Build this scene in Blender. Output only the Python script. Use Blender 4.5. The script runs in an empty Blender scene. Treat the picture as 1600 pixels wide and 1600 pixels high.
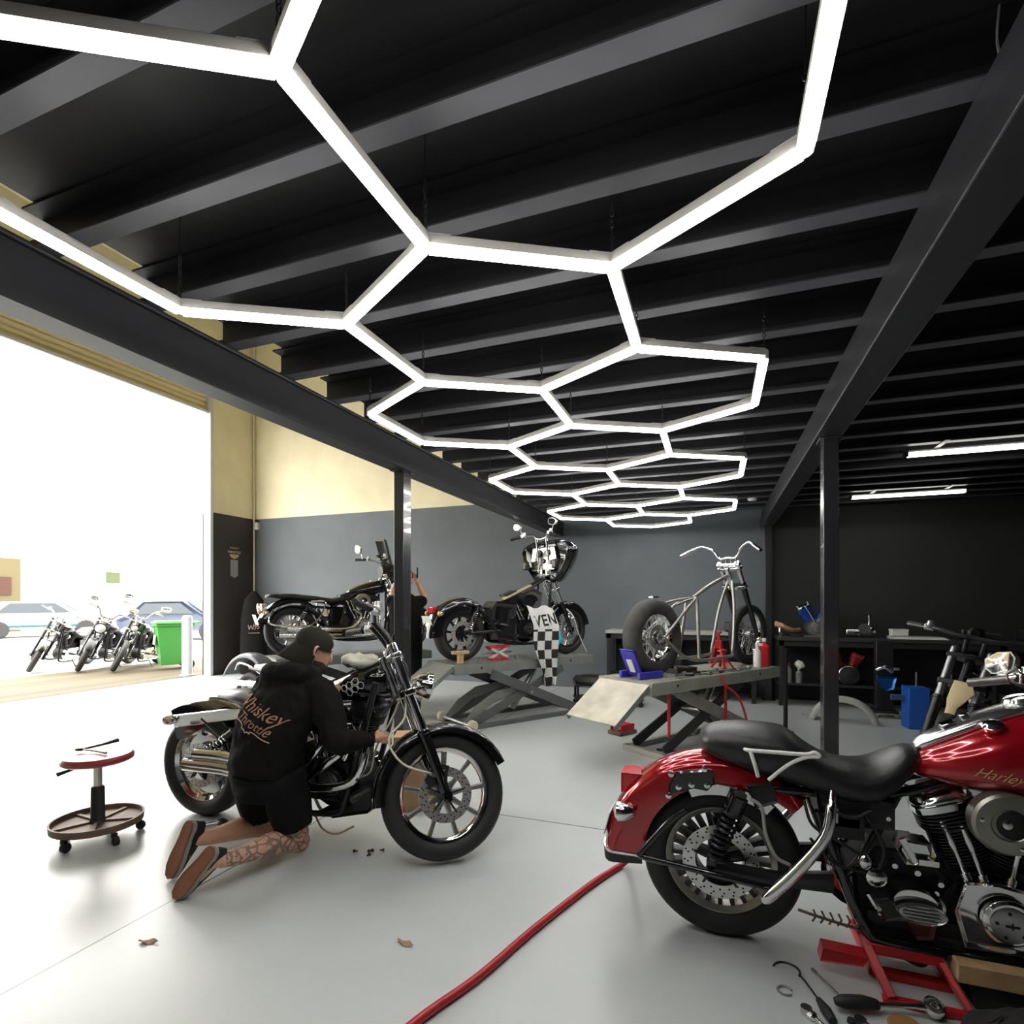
import bpy, bmesh, math, random
from math import sin, cos, pi, radians
from mathutils import Vector, Matrix, noise
from mathutils.bvhtree import BVHTree
random.seed(7)
SC = bpy.context.scene
COL = SC.collection
V = Vector

# ---------------------------------------------------------------- materials
MATS = {}
def mat(name, col=(.5, .5, .5), rough=.5, metal=0., coat=0., noise_amt=0., noise_scale=6., bump=0., bump_scale=60.,
        rvar=0., spec=.5, emit=None, estr=0., trans=0., alpha=1.):
    if name in MATS: return MATS[name]
    m = bpy.data.materials.new(name); m.use_nodes = True
    nt = m.node_tree; b = nt.nodes['Principled BSDF']
    b.inputs['Base Color'].default_value = (*col, 1)
    b.inputs['Roughness'].default_value = rough
    b.inputs['Metallic'].default_value = metal
    b.inputs['Specular IOR Level'].default_value = spec
    if coat: b.inputs['Coat Weight'].default_value = coat; b.inputs['Coat Roughness'].default_value = .04
    if trans: b.inputs['Transmission Weight'].default_value = trans
    if emit: b.inputs['Emission Color'].default_value = (*emit, 1); b.inputs['Emission Strength'].default_value = estr
    if noise_amt or rvar or bump:
        tc = nt.nodes.new('ShaderNodeTexCoord')
    if noise_amt or rvar:
        n = nt.nodes.new('ShaderNodeTexNoise'); n.inputs['Scale'].default_value = noise_scale; n.inputs['Detail'].default_value = 5
        nt.links.new(tc.outputs['Object'], n.inputs['Vector'])
        if noise_amt:
            mr = nt.nodes.new('ShaderNodeMapRange'); mr.inputs['From Min'].default_value = .3; mr.inputs['From Max'].default_value = .7
            mr.inputs['To Min'].default_value = 1 - noise_amt; mr.inputs['To Max'].default_value = 1 + noise_amt
            nt.links.new(n.outputs['Fac'], mr.inputs['Value'])
            vm = nt.nodes.new('ShaderNodeVectorMath'); vm.operation = 'SCALE'; vm.inputs[0].default_value = col
            nt.links.new(mr.outputs['Result'], vm.inputs['Scale']); nt.links.new(vm.outputs['Vector'], b.inputs['Base Color'])
        if rvar:
            mr = nt.nodes.new('ShaderNodeMapRange'); mr.inputs['From Min'].default_value = .3; mr.inputs['From Max'].default_value = .7
            mr.inputs['To Min'].default_value = max(0.02, rough - rvar); mr.inputs['To Max'].default_value = min(1, rough + rvar)
            nt.links.new(n.outputs['Fac'], mr.inputs['Value']); nt.links.new(mr.outputs['Result'], b.inputs['Roughness'])
    if bump:
        n2 = nt.nodes.new('ShaderNodeTexNoise'); n2.inputs['Scale'].default_value = bump_scale; n2.inputs['Detail'].default_value = 4
        nt.links.new(tc.outputs['Object'], n2.inputs['Vector'])
        bp = nt.nodes.new('ShaderNodeBump'); bp.inputs['Strength'].default_value = bump; bp.inputs['Distance'].default_value = .004
        nt.links.new(n2.outputs['Fac'], bp.inputs['Height']); nt.links.new(bp.outputs['Normal'], b.inputs['Normal'])
    MATS[name] = m
    return m
class N:
    """tiny node helper on top of a mat()"""
    def __init__(s, m): s.nt = m.node_tree; s.b = s.nt.nodes['Principled BSDF']
    def new(s, t, **kw):
        n = s.nt.nodes.new(t)
        for k, v in kw.items():
            if k.startswith('i_'): n.inputs[k[2:].replace('_', ' ')].default_value = v
            else: setattr(n, k, v)
        return n
    def link(s, a, b): s.nt.links.new(a, b)
    def math(s, op, a, b=None):
        n = s.nt.nodes.new('ShaderNodeMath'); n.operation = op
        for i, x in enumerate((a, b)):
            if x is None: continue
            if isinstance(x, (int, float)): n.inputs[i].default_value = x
            else: s.link(x, n.inputs[i])
        return n.outputs[0]
    def mix(s, f, a, b):
        n = s.nt.nodes.new('ShaderNodeMix'); n.data_type = 'RGBA'
        for sock, x in ((n.inputs[0], f), (n.inputs[6], a), (n.inputs[7], b)):
            if isinstance(x, (int, float)): sock.default_value = x
            elif isinstance(x, tuple): sock.default_value = (*x, 1)
            else: s.link(x, sock)
        return n.outputs[2]
    def noise(s, scale, detail=4, out='Fac', vec=None):
        n = s.new('ShaderNodeTexNoise'); n.inputs['Scale'].default_value = scale; n.inputs['Detail'].default_value = detail
        s.link(vec or s.obj(), n.inputs['Vector']); return n.outputs[out]
    def obj(s):
        if not hasattr(s, '_tc'): s._tc = s.new('ShaderNodeTexCoord')
        return s._tc.outputs['Object']
    def xyz(s):
        if not hasattr(s, '_x'):
            s._x = s.new('ShaderNodeSeparateXYZ'); s.link(s.obj(), s._x.inputs[0])
        return s._x.outputs

gloss_black = mat('gloss black paint', (.006, .006, .007), .12, coat=.6)
satin_black = mat('satin black steel', (.012, .012, .013), .38, noise_amt=.25)
matte_black = mat('matte black plastic', (.014, .014, .015), .6)
deep_black = mat('black powder coat', (.008, .008, .009), .3)
chrome = mat('chrome', (.82, .82, .82), .09, 1., rvar=.04, noise_scale=12)
dull_chrome = mat('worn chrome', (.66, .65, .62), .24, 1., noise_amt=.12, noise_scale=20)
alu = mat('cast aluminium', (.5, .5, .49), .35, 1., noise_amt=.15)
dark_alu = mat('dark engine alloy', (.035, .035, .037), .38, .6, noise_amt=.2)
rubber = mat('tyre rubber', (.016, .016, .016), .62, noise_amt=.2, noise_scale=20)
old_rubber = mat('dusty tyre rubber', (.05, .048, .044), .75, noise_amt=.25, noise_scale=12)
leather = mat('black leather', (.014, .014, .015), .36, bump=.25, bump_scale=140, rvar=.08)
red_paint = mat('candy red paint', (.36, .004, .012), .16, .35, coat=1.)
red_steel = mat('red painted steel', (.5, .014, .02), .4, noise_amt=.2)
red_plastic = mat('red plastic', (.62, .03, .03), .3)
red_lens = mat('red lamp lens', (.6, .008, .02), .12, coat=.6)
amber = mat('amber lens', (.75, .3, .04), .2)
glass_white = mat('clear lamp glass', (.75, .77, .78), .08, .2, coat=1.)
mirror_mat = mat('mirror glass', (.85, .86, .87), .02, 1.)
white_plastic = mat('white plastic', (.8, .8, .78), .4)
paper = mat('paper', (.82, .8, .72), .8, noise_amt=.06)
blue_plastic = mat('blue plastic', (.015, .11, .5), .4, noise_amt=.12)
ultra_blue = mat('ultramarine painted steel', (.05, .04, .45), .4, noise_amt=.15)
cyan_cloth = mat('cyan cloth', (.03, .5, .68), .8)
grey_steel = mat('grey painted steel', (.19, .2, .19), .45, noise_amt=.12)
pale_steel = mat('dusty pale steel', (.4, .4, .36), .5, noise_amt=.12)
bare_steel = mat('bare steel tube', (.4, .39, .36), .38, .8, noise_amt=.25)
rust_steel = mat('rusty dull steel', (.16, .11, .08), .6, .4, noise_amt=.35)
wood = mat('raw timber', (.55, .36, .18), .65, noise_amt=.2, noise_scale=14)
cardboard = mat('cardboard', (.46, .29, .15), .8, noise_amt=.1)
brass = mat('gold lettering', (.62, .45, .2), .45, .3)
wire_white = mat('pale cable sheath', (.75, .68, .55), .5)
hose_red = mat('red air hose', (.42, .018, .022), .38)
skin = mat('skin', (.68, .38, .26), .5, noise_amt=.08, noise_scale=14)
hoodie_mat = mat('black fleece', (.0085, .008, .0075), .95, spec=.2, bump=.4, bump_scale=300, noise_amt=.2)
shorts_mat = mat('black cotton', (.007, .007, .0075), .9, spec=.2, bump=.3, bump_scale=200)
cap_mat = mat('faded black cap cloth', (.024, .023, .017), .9, spec=.2, bump=.3, bump_scale=260)
gum = mat('gum rubber sole', (.25, .09, .045), .6, bump=.7, bump_scale=110)
foxing = mat('grey shoe foxing', (.3, .29, .27), .6)
canvas = mat('black canvas', (.015, .014, .014), .85)
beard = mat('brown hair', (.06, .03, .015), .8)

# ---------------------------------------------------------------- mesh builder
def frames(pts):
    T = []
    n = len(pts)
    for i in range(n):
        a = pts[max(0, i - 1)]; b = pts[min(n - 1, i + 1)]
        t = (b - a); T.append(t.normalized() if t.length > 1e-9 else V((0, 0, 1)))
    u = T[0].orthogonal().normalized(); out = []
    for i in range(n):
        if i:
            ax = T[i - 1].cross(T[i]); s = ax.length
            if s > 1e-7:
                u = Matrix.Rotation(math.atan2(s, T[i - 1].dot(T[i])), 3, ax.normalized()) @ u
        u = (u - T[i] * u.dot(T[i])).normalized()
        out.append((u, T[i].cross(u)))
    return out
def catmull(pts, k=6):
    pts = [V(p) for p in pts]
    if len(pts) < 3: return pts
    P = [pts[0] * 2 - pts[1]] + pts + [pts[-1] * 2 - pts[-2]]
    out = []
    for i in range(1, len(P) - 2):
        a, b, c, d = P[i - 1:i + 3]
        for j in range(k):
            t = j / k
            out.append(.5 * ((2 * b) + (c - a) * t + (2 * a - 5 * b + 4 * c - d) * t * t + (3 * b - a - 3 * c + d) * t ** 3))
    out.append(pts[-1]); return out
class MB:
    def __init__(s, M=None):
        s.v = []; s.f = []; s.m = []; s.mi = 0; s.M = M or Matrix()
    def add(s, vs, fs):
        n = len(s.v)
        s.v += [s.M @ V(p) for p in vs]
        s.f += [[n + i for i in f] for f in fs]; s.m += [s.mi] * len(fs)
        return s
    def box(s, c, size, rot=(0, 0, 0), taper=1.):
        R = Matrix.Rotation(rot[2], 3, 'Z') @ Matrix.Rotation(rot[1], 3, 'Y') @ Matrix.Rotation(rot[0], 3, 'X')
        vs = []
        for z in (-1, 1):
            k = taper if z > 0 else 1
            for x, y in ((-1, -1), (1, -1), (1, 1), (-1, 1)):
                vs.append(V(c) + R @ V((x * size[0] / 2 * k, y * size[1] / 2 * k, z * size[2] / 2)))
        return s.add(vs, [(3, 2, 1, 0), (4, 5, 6, 7), (0, 1, 5, 4), (1, 2, 6, 5), (2, 3, 7, 6), (3, 0, 4, 7)])
    def beam(s, a, b, w, h, up=(0, 0, 1)):
        a, b = V(a), V(b); t = (b - a).normalized(); sd = t.cross(V(up)).normalized(); u = sd.cross(t)
        vs = [p + sd * (i * w / 2) + u * (j * h / 2) for p in (a, b) for i, j in ((-1, -1), (1, -1), (1, 1), (-1, 1))]
        return s.add(vs, [(3, 2, 1, 0), (4, 5, 6, 7), (0, 1, 5, 4), (1, 2, 6, 5), (2, 3, 7, 6), (3, 0, 4, 7)])
    def loft(s, rings, caps=True, closed=False):
        n = len(rings[0]); vs = [p for r in rings for p in r]; fs = []
        m = len(rings)
        for i in range(m if closed else m - 1):
            a = i * n; b = ((i + 1) % m) * n
            for j in range(n):
                k = (j + 1) % n
                fs.append((a + j, a + k, b + k, b + j))
        if caps and not closed:
            fs.append(tuple(range(n - 1, -1, -1))); fs.append(tuple((m - 1) * n + j for j in range(n)))
        return s.add(vs, fs)
    def tube(s, pts, r, n=8, smooth=0, closed=False, flat=1.):
        pts = catmull(pts, smooth) if smooth else [V(p) for p in pts]
        if not isinstance(r, (list, tuple)): rr = [r] * len(pts)
        else:
            m = len(r) - 1; rr = []
            for i in range(len(pts)):
                t = i / (len(pts) - 1) * m; k = min(int(t), m - 1) if m else 0
                rr.append(r[k] + (r[min(k + 1, m)] - r[k]) * (t - k))
        F = frames(pts)
        rings = [[p + (u * cos(2 * pi * j / n) + w * sin(2 * pi * j / n) * flat) * q for j in range(n)] for p, q, (u, w) in zip(pts, rr, F)]
        return s.loft(rings, closed=closed)
    def lathe(s, prof, o=(0, 0, 0), ax=(0, 1, 0), n=28, closed=False):
        ax = V(ax).normalized(); u = ax.orthogonal().normalized(); w = ax.cross(u); o = V(o)
        rings = [[o + ax * h + (u * cos(2 * pi * j / n) + w * sin(2 * pi * j / n)) * max(r, 1e-4) for j in range(n)] for r, h in prof]
        return s.loft(rings, caps=not closed, closed=closed)
    def cyl(s, a, b, r, r2=None, n=16):
        a, b = V(a), V(b); L = (b - a).length
        return s.lathe([(r, 0), (r if r2 is None else r2, L)], a, b - a, n)
    def ball(s, c, r, n=14, m=9, sc=(1, 1, 1)):
        rings = []
        for i in range(1, m):
            a = pi * i / m
            rings.append([V(c) + V((r * sin(a) * cos(2 * pi * j / n) * sc[0], r * sin(a) * sin(2 * pi * j / n) * sc[1], -r * cos(a) * sc[2])) for j in range(n)])
        return s.loft(rings)
    def prism(s, poly, y0, y1, axis='y', inset=0., steps=1):
        """poly in (x,z) extruded along y (or (x,y) along z / (y,z) along x); inset rounds the two sides"""
        def P(p, t):
            return (p[0], t, p[1]) if axis == 'y' else (p[0], p[1], t) if axis == 'z' else (t, p[0], p[1])
        if not inset: return s.loft([[P(p, y0) for p in poly], [P(p, y1) for p in poly]])
        def ins(d):
            n = len(poly); out = []
            ar = sum(poly[i][0] * poly[(i + 1) % n][1] - poly[(i + 1) % n][0] * poly[i][1] for i in range(n))
            sg = 1 if ar > 0 else -1
            for i in range(n):
                p = V(poly[i]); a = (p - V(poly[i - 1])); b = (V(poly[(i + 1) % n]) - p)
                if a.length < 1e-9 or b.length < 1e-9: out.append(p); continue
                a.normalize(); b.normalize()
                na = V((-a.y, a.x)) * sg; nb = V((-b.y, b.x)) * sg
                q = na + nb; l = q.length
                q = q / l * min(1 / max(.35, (1 + na.dot(nb)) / 2) ** .5, 1.6) if l > 1e-6 else na
                out.append(p + q * d)
            return out
        rings = []
        K = 4 if steps == 1 else steps
        yc = [(y0, 1), (y1, -1)]
        for e, (yy, sg) in enumerate(yc):
            rs = []
            for k in range(K + 1):
                a = pi / 2 * k / K
                rs.append([P(p, yy + sg * inset * (1 - sin(a)) if False else yy + sg * inset * (1 - cos(pi / 2 - a))) for p in ins(inset * (1 - sin(a)))])
            rings += rs if e == 0 else rs[::-1]
        return s.loft(rings)
    def sheet(s, grid, th):
        """closed solid from a grid of points, thickness th along vertex normals"""
        m, n = len(grid), len(grid[0]); g = [[V(p) for p in r] for r in grid]; off = []
        for i in range(m):
            r = []
            for j in range(n):
                du = g[min(i + 1, m - 1)][j] - g[max(i - 1, 0)][j]; dv = g[i][min(j + 1, n - 1)] - g[i][max(j - 1, 0)]
                nn = du.cross(dv); r.append(g[i][j] - (nn.normalized() if nn.length > 1e-12 else V((0, 0, 1))) * th)
            off.append(r)
        rings = [g[i] + off[i][::-1] for i in range(m)]
        return s.loft(rings)
    def build(s, name, m, parent=None, bevel=0., ang=38, sub=0, seg=2):
        me = bpy.data.meshes.new(name); me.from_pydata([tuple(p) for p in s.v], [], s.f)
        ms = m if isinstance(m, (list, tuple)) else [m]
        for x in ms: me.materials.append(x)
        if len(ms) > 1: me.polygons.foreach_set('material_index', s.m)
        bm = bmesh.new(); bm.from_mesh(me)
        bmesh.ops.recalc_face_normals(bm, faces=bm.faces)
        bm.to_mesh(me); bm.free()
        me.polygons.foreach_set('use_smooth', [True] * len(me.polygons))
        me.set_sharp_from_angle(angle=radians(ang))
        o = bpy.data.objects.new(name, me); COL.objects.link(o)
        if parent: o.parent = parent
        if bevel:
            b = o.modifiers.new('bevel', 'BEVEL'); b.width = bevel; b.segments = seg; b.limit_method = 'ANGLE'; b.angle_limit = radians(40)
        if sub:
            b = o.modifiers.new('sub', 'SUBSURF'); b.levels = sub; b.render_levels = sub
        return o
def selring(c, ux, uy, a, b1, b2, p=2.4, n=20):
    """superellipse ring centred c in axes ux (half a), uy (up b1, down b2)"""
    out = []
    for j in range(n):
        t = 2 * pi * j / n; x = cos(t); y = sin(t)
        k = (abs(x) ** p + abs(y) ** p) ** (-1 / p)
        out.append(V(c) + V(ux) * (a * x * k) + V(uy) * ((b1 if y > 0 else b2) * y * k))
    return out
def xloft(mb, secs, n=20, y=0):
    """sections (x, zc, half width, up, down, power) along +x"""
    return mb.loft([selring((x, y, zc), (0, 1, 0), (0, 0, 1), w, u, d, p, n) for x, zc, w, u, d, p in secs])
def tag(o, label=None, cat=None, group=None, kind=None):
    if label: o['label'] = label
    if cat: o['category'] = cat
    if group: o['group'] = group
    if kind: o['kind'] = kind
    return o
def thing(name, label, cat, loc=(0, 0, 0), rz=0., group=None):
    o = bpy.data.objects.new(name, None); COL.objects.link(o)
    o.empty_display_size = .1
    o.location = loc; o.rotation_euler = (0, 0, rz)
    return tag(o, label, cat, group)
def copy_tree(o, parent=None, loc=None, rz=None):
    c = o.copy(); COL.objects.link(c)
    if parent: c.parent = parent
    if loc: c.location = loc
    if rz is not None: c.rotation_euler = (0, 0, rz)
    for ch in list(o.children): copy_tree(ch, c)
    return c
def realize(o):
    """bake an object's modifiers into its own mesh"""
    dg = bpy.context.evaluated_depsgraph_get(); dg.update()
    me = bpy.data.meshes.new_from_object(o.evaluated_get(dg), depsgraph=dg)
    o.modifiers.clear(); o.data = me
    return o
def fuse(o, voxel=.01, smooth=4, fac=.6):
    m = o.modifiers.new('r', 'REMESH'); m.mode = 'VOXEL'; m.voxel_size = voxel; m.use_smooth_shade = True
    if smooth:
        m = o.modifiers.new('s', 'SMOOTH'); m.iterations = smooth; m.factor = fac
    return realize(o)
def text_geo(body, size=1., shear=0., ext=.002, spacing=1., off=0.):
    cu = bpy.data.curves.new('t', 'FONT'); cu.body = body; cu.size = size; cu.shear = shear; cu.extrude = ext; cu.space_character = spacing
    cu.offset = off; cu.align_x = 'CENTER'; cu.align_y = 'CENTER'; cu.resolution_u = 3
    o = bpy.data.objects.new('t', cu); COL.objects.link(o)
    dg = bpy.context.evaluated_depsgraph_get(); dg.update()
    me = bpy.data.meshes.new_from_object(o.evaluated_get(dg), depsgraph=dg)
    vs = [v.co.copy() for v in me.vertices]; fs = [tuple(p.vertices) for p in me.polygons]
    bpy.data.objects.remove(o); bpy.data.curves.remove(cu); bpy.data.meshes.remove(me)
    return vs, fs
def basis(o, x, y):
    x = V(x).normalized(); y = V(y); y = (y - x * y.dot(x)).normalized(); z = x.cross(y)
    M = Matrix((x, y, z)).transposed().to_4x4(); M.translation = V(o); return M
# ---------------------------------------------------------------- camera, light, world
CZ = 1.40; TH = radians(20.4)
cam = bpy.data.objects.new('camera', bpy.data.cameras.new('camera')); COL.objects.link(cam)
cam.location = (0, 0, CZ); cam.rotation_euler = (pi / 2, 0, TH)
cam.data.sensor_width = 36; cam.data.lens = 854 / 1600 * 36; cam.data.shift_y = 141 / 1600; cam.data.clip_start = .02
SC.camera = cam
def cw(xr, d, z=0): return V((xr * cos(TH) - d * sin(TH), xr * sin(TH) + d * cos(TH), z))
w = bpy.data.worlds.new('sky'); SC.world = w; w.use_nodes = True
bg = w.node_tree.nodes['Background']; bg.inputs['Color'].default_value = (1, .975, .94, 1); bg.inputs['Strength'].default_value = 12.5
SC.view_settings.view_transform = 'Standard'; SC.view_settings.look = 'None'; SC.view_settings.exposure = 0.0; SC.view_settings.gamma = 1
SC.cycles.use_denoising = True; SC.cycles.max_bounces = 8; SC.cycles.diffuse_bounces = 5; SC.cycles.glossy_bounces = 4
SC.cycles.caustics_reflective = False; SC.cycles.caustics_refractive = False; SC.cycles.sample_clamp_indirect = 6
por = bpy.data.lights.new('door portal', 'AREA'); por.shape = 'RECTANGLE'; por.size = 5.1; por.size_y = 6.2; por.cycles.is_portal = True
po = bpy.data.objects.new('door portal', por); COL.objects.link(po); po.location = (-9.3, 4.7, 2.5); po.rotation_euler = (0, -pi / 2, 0)

XL, XR, YB, YF, ZT = -9.0, 4.6, 8.8, -3.0, 7.0
# ---------------------------------------------------------------- setting materials
def floor_mat():
    m = mat('painted concrete', (.3, .33, .35), .3); n = N(m); x = n.xyz()
    big = n.noise(.55, 5); mid = n.noise(3.2, 6); fine = n.noise(24, 5)
    f = n.math('ADD', n.math('MULTIPLY', big, .5), n.math('ADD', n.math('MULTIPLY', mid, .35), n.math('MULTIPLY', fine, .15)))
    mr = n.new('ShaderNodeMapRange'); n.link(f, mr.inputs[0]); mr.inputs[1].default_value = .2; mr.inputs[2].default_value = .8
    c = n.mix(mr.outputs[0], (.475, .505, .505), (.565, .59, .585))
    jx = n.math('LESS_THAN', n.math('ABSOLUTE', n.math('ADD', x[0], 2.39)), .005)
    jy = n.math('LESS_THAN', n.math('ABSOLUTE', n.math('ADD', x[1], -3.35)), .005)
    c = n.mix(n.math('MAXIMUM', jx, jy), c, (.05, .055, .06))
    n.link(c, n.b.inputs['Base Color'])
    r = n.new('ShaderNodeMapRange'); n.link(n.noise(1.6, 2), r.inputs[0]); r.inputs[1].default_value = .15; r.inputs[2].default_value = .85
    r.inputs[3].default_value = .27; r.inputs[4].default_value = .34; n.link(r.outputs[0], n.b.inputs['Roughness'])
    bp = n.new('ShaderNodeBump'); bp.inputs['Strength'].default_value = .04; bp.inputs['Distance'].default_value = .01
    n.link(n.noise(5, 2), bp.inputs['Height']); n.link(bp.outputs[0], n.b.inputs['Normal'])
    return m
def wall_mat(name, low, high, split=3.12, xsplit=None, far=None):
    m = mat(name, high, .7); n = N(m); x = n.xyz()
    lo = low
    if xsplit is not None:
        lo = n.mix(n.math('GREATER_THAN', x[0], xsplit), low, far)
    c = n.mix(n.math('GREATER_THAN', x[2], split), lo, high)
    s = n.new('ShaderNodeMapRange'); n.link(n.noise(2.2, 5), s.inputs[0]); s.inputs[1].default_value = .3; s.inputs[2].default_value = .7; s.inputs[3].default_value = .93; s.inputs[4].default_value = 1.07
    v = n.new('ShaderNodeVectorMath', operation='SCALE'); n.link(c, v.inputs[0]); n.link(s.outputs[0], v.inputs['Scale'])
    n.link(v.outputs[0], n.b.inputs['Base Color'])
    return m
CREAM = (.8, .725, .5)
m_floor = floor_mat()
m_back = wall_mat('two tone wall paint', (.115, .13, .141), CREAM, 3.12, .72, (.024, .025, .023))
m_side = wall_mat('cream over dark wall paint', (.045, .036, .034), CREAM)
m_dark = mat('black wall paint', (.02, .02, .021), .7, noise_amt=.1, noise_scale=2)
m_deck_and_shade = mat('black plywood deck and joist side shade', (.014, .014, .016), .55, noise_amt=.25, noise_scale=3)  # deck's own black, reused as painted shade on the joist sides
m_joist = mat('grey black joist lit underside', (.085, .084, .098), .42, noise_amt=.08, noise_scale=4)
m_beam = mat('charcoal painted beam', (.024, .024, .028), .4, noise_amt=.08, noise_scale=4)
m_cream = mat('cream paint', CREAM, .6, noise_amt=.04)
m_curtain = mat('cream roller curtain steel', (.8, .68, .43), .45, noise_amt=.05)
m_guide = mat('pale grey door guide', (.62, .64, .66), .4)
def struct(name, mb, m, bevel=0., label=None):
    o = mb.build(name, m, bevel=bevel); o['kind'] = 'structure'
    if label: o['label'] = label
    return o
def bx(x0, x1, y0, y1, z0, z1, mb=None):
    return (mb or MB()).box(((x0 + x1) / 2, (y0 + y1) / 2, (z0 + z1) / 2), (x1 - x0, y1 - y0, z1 - z0))
struct('floor', bx(XL - .25, XR, YF, YB, -.12, 0), m_floor)
struct('wall_back', bx(XL - .25, XR + .2, YB, YB + .2, 0, ZT), m_back)
DY0, DY1, DZ = 1.6, 7.78, 5.03
mb = bx(XL - .25, XL, DY1, YB, 0, ZT); bx(XL - .25, XL, YF, DY0, 0, ZT, mb); bx(XL - .25, XL, DY0, DY1, DZ + .55, ZT, mb)
struct('wall_left', mb, m_side)
struct('wall_right', bx(XR, XR + .2, YF, YB, 0, ZT), m_dark)
struct('wall_front', bx(XL - .25, XR + .2, YF - .2, YF, 0, ZT), m_back)
struct('ceiling', bx(-2.38, XR, YF, YB, 2.89, 2.94), m_deck_and_shade)
struct('roof', bx(XL - .25, XR + .2, YF - .2, YB + .2, ZT, ZT + .1), m_cream)
# joists: shade on the sides is painted in with the darker material
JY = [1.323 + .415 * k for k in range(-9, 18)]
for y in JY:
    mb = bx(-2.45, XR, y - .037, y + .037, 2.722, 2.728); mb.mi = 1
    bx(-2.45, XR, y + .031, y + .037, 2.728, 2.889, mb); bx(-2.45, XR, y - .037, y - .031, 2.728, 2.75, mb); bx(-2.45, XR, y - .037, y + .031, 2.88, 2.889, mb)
    o = struct('ceiling_joist', mb, [m_joist, m_deck_and_shade]); o['group'] = 'black joists across the ceiling'
mb = bx(-2.51, -2.36, YF, YB, 2.485, 2.70); bx(-2.53, -2.345, YF, YB, 2.70, 2.72, mb)
struct('steel_beam', mb, m_beam, .006, 'charcoal beam along the open left side of the mezzanine')
mb = bx(.62, .775, YF, YB, 2.485, 2.605); bx(.635, .76, YF, YB, 2.605, 2.72, mb)
struct('steel_beam', mb, m_beam, .006, 'charcoal beam carried by the right hand posts')
def post(x, y, label, zt=2.485):
    mb = bx(x - .045, x + .045, y - .06, y + .06, 0, zt); bx(x - .09, x + .09, y - .1, y + .1, 0, .012, mb); bx(x - .07, x + .07, y - .09, y + .09, zt - .01, zt, mb)
    o = struct('steel_post', mb, m_post, .004, label)
m_post = mat('semi gloss charcoal post', (.026, .026, .03), .24, coat=.5)
post(.715, 4.16, 'black square post standing behind the red motorcycle')
post(-2.43, 3.93, 'black square post behind the motorcycle being repaired')
post(.715, 8.66, 'black square post against the back wall')
# roller door: curtain ribs, hood, guides
mb = MB(); prof = []
z = DZ
for i in range(7):
    prof += [(0, z), (.0, z + .05), (-.028, z + .065), (-.028, z + .08)]; z += .095
poly = [(XL - .08 + a, zz) for a, zz in prof] + [(XL - .12 + a, zz) for a, zz in prof[::-1]]
mb.prism(poly, DY0, DY1 - .02)
o = mb.build('door_1', m_curtain, ang=20); o['kind'] = 'structure'; o['label'] = 'cream ribbed roller shutter rolled up above the open doorway'
mb = bx(XL - .1, XL - .03, DY0, DY1, DZ - .035, DZ + .012)
mb.build('bottom_rail', m_guide, o, .004)
for yy in (DY1, DY0):
    mb = bx(XL - .16, XL + .02, yy - .05, yy + .012, 0, DZ + .6)
    mb.build('door_guide', m_guide, o, .006)
# corner conduit + sensor
mb = MB().tube([(XL + .035, YB - .04, 0), (XL + .035, YB - .04, 6.9)], .018, 8)
o = tag(mb.build('conduit', m_cream), 'thin cream conduit running up the left room corner', 'pipe')
o = tag(bx(XL + .05, XL + .15, YB - .075, YB - .001, 2.9, 3.05).build('motion_sensor', white_plastic, bevel=.012), 'small white sensor box at the paint line in the room corner', 'sensor')
# painted emblem on the dark wall by the door
em = thing('wall_decal', 'gold and grey shop emblem painted on dark wall beside doorway', 'sign', (XL + .004, 8.29, 2.17)); em.scale = (.75, .75, .75)
def wtext(body, size, z, m, name, shear=.2):
    vs, fs = text_geo(body, size, shear, .0015); mb = MB(basis((0, 0, z), (0, 1, 0), (0, 0, 1))); mb.add(vs, fs); return mb.build(name, m, em)
silver = mat('grey decal film', (.3, .3, .31), .5); cream_dec = mat('cream decal film', (.8, .66, .4), .5)
wtext('THROTTLE', .085, .3, cream_dec, 'lettering', 0); wtext('WHISKEY', .07, .41, brass, 'lettering')
mb = MB(basis((0, 0, 0), (0, 1, 0), (0, 0, 1)))
mb.prism([(-.16, .245), (.16, .245), (.12, .17), (0, .12), (-.12, .17)], 0, .002, 'z'); mb.build('shield', brass, em)
mb = MB(basis((0, 0, 0), (0, 1, 0), (0, 0, 1)))
mb.prism([(-.12, .1), (.12, .1), (.12, -.32), (0, -.38), (-.12, -.32)], 0, .002, 'z'); mb.build('banner', silver, em)

# ---------------------------------------------------------------- hexagon light grid
HS = 1.104 / 1.8242; s3 = 3 ** .5 / 2
def hexw(a, b):
    y = .1672; X = cos(y) * a - sin(y) * b * s3 - .4446; Y = sin(y) * a + cos(y) * b * s3 + 2.7985
    return cw(X * HS, Y * HS, CZ + 1.104)
HV = dict(A=(-.5, -1), C=(0, 0), E=(1, 0), F=(1.5, -1), D=(-.5, 1), H=(-1.5, 1), I=(0, 2), J=(1, 2), G=(1.5, 1), K=(2.5, 1), L=(3, 2), M=(2.5, 3), N=(1.5, 3),
          O=(-.5, 3), P=(0, 4), Q=(1, 4), U=(1.5, 5), T=(2.5, 5), S=(3, 4), V=(4, 4), W=(4.5, 5), Z=(4, 6), a=(3, 6), b=(1, 6), c=(1.5, 7), d=(2.5, 7), e=(3, 8), f=(4, 8),
          g=(4.5, 7), h=(5.5, 7), i=(6, 8), j=(5.5, 9), k=(4.5, 9), l=(2.5, 9), m=(3, 10), n=(4, 10), p=(4.5, 11), q=(5.5, 11), r=(6, 10), B=(0, -2), Y=(-1.5, -1), X=(-2, 0), R=(1, -2))
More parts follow.
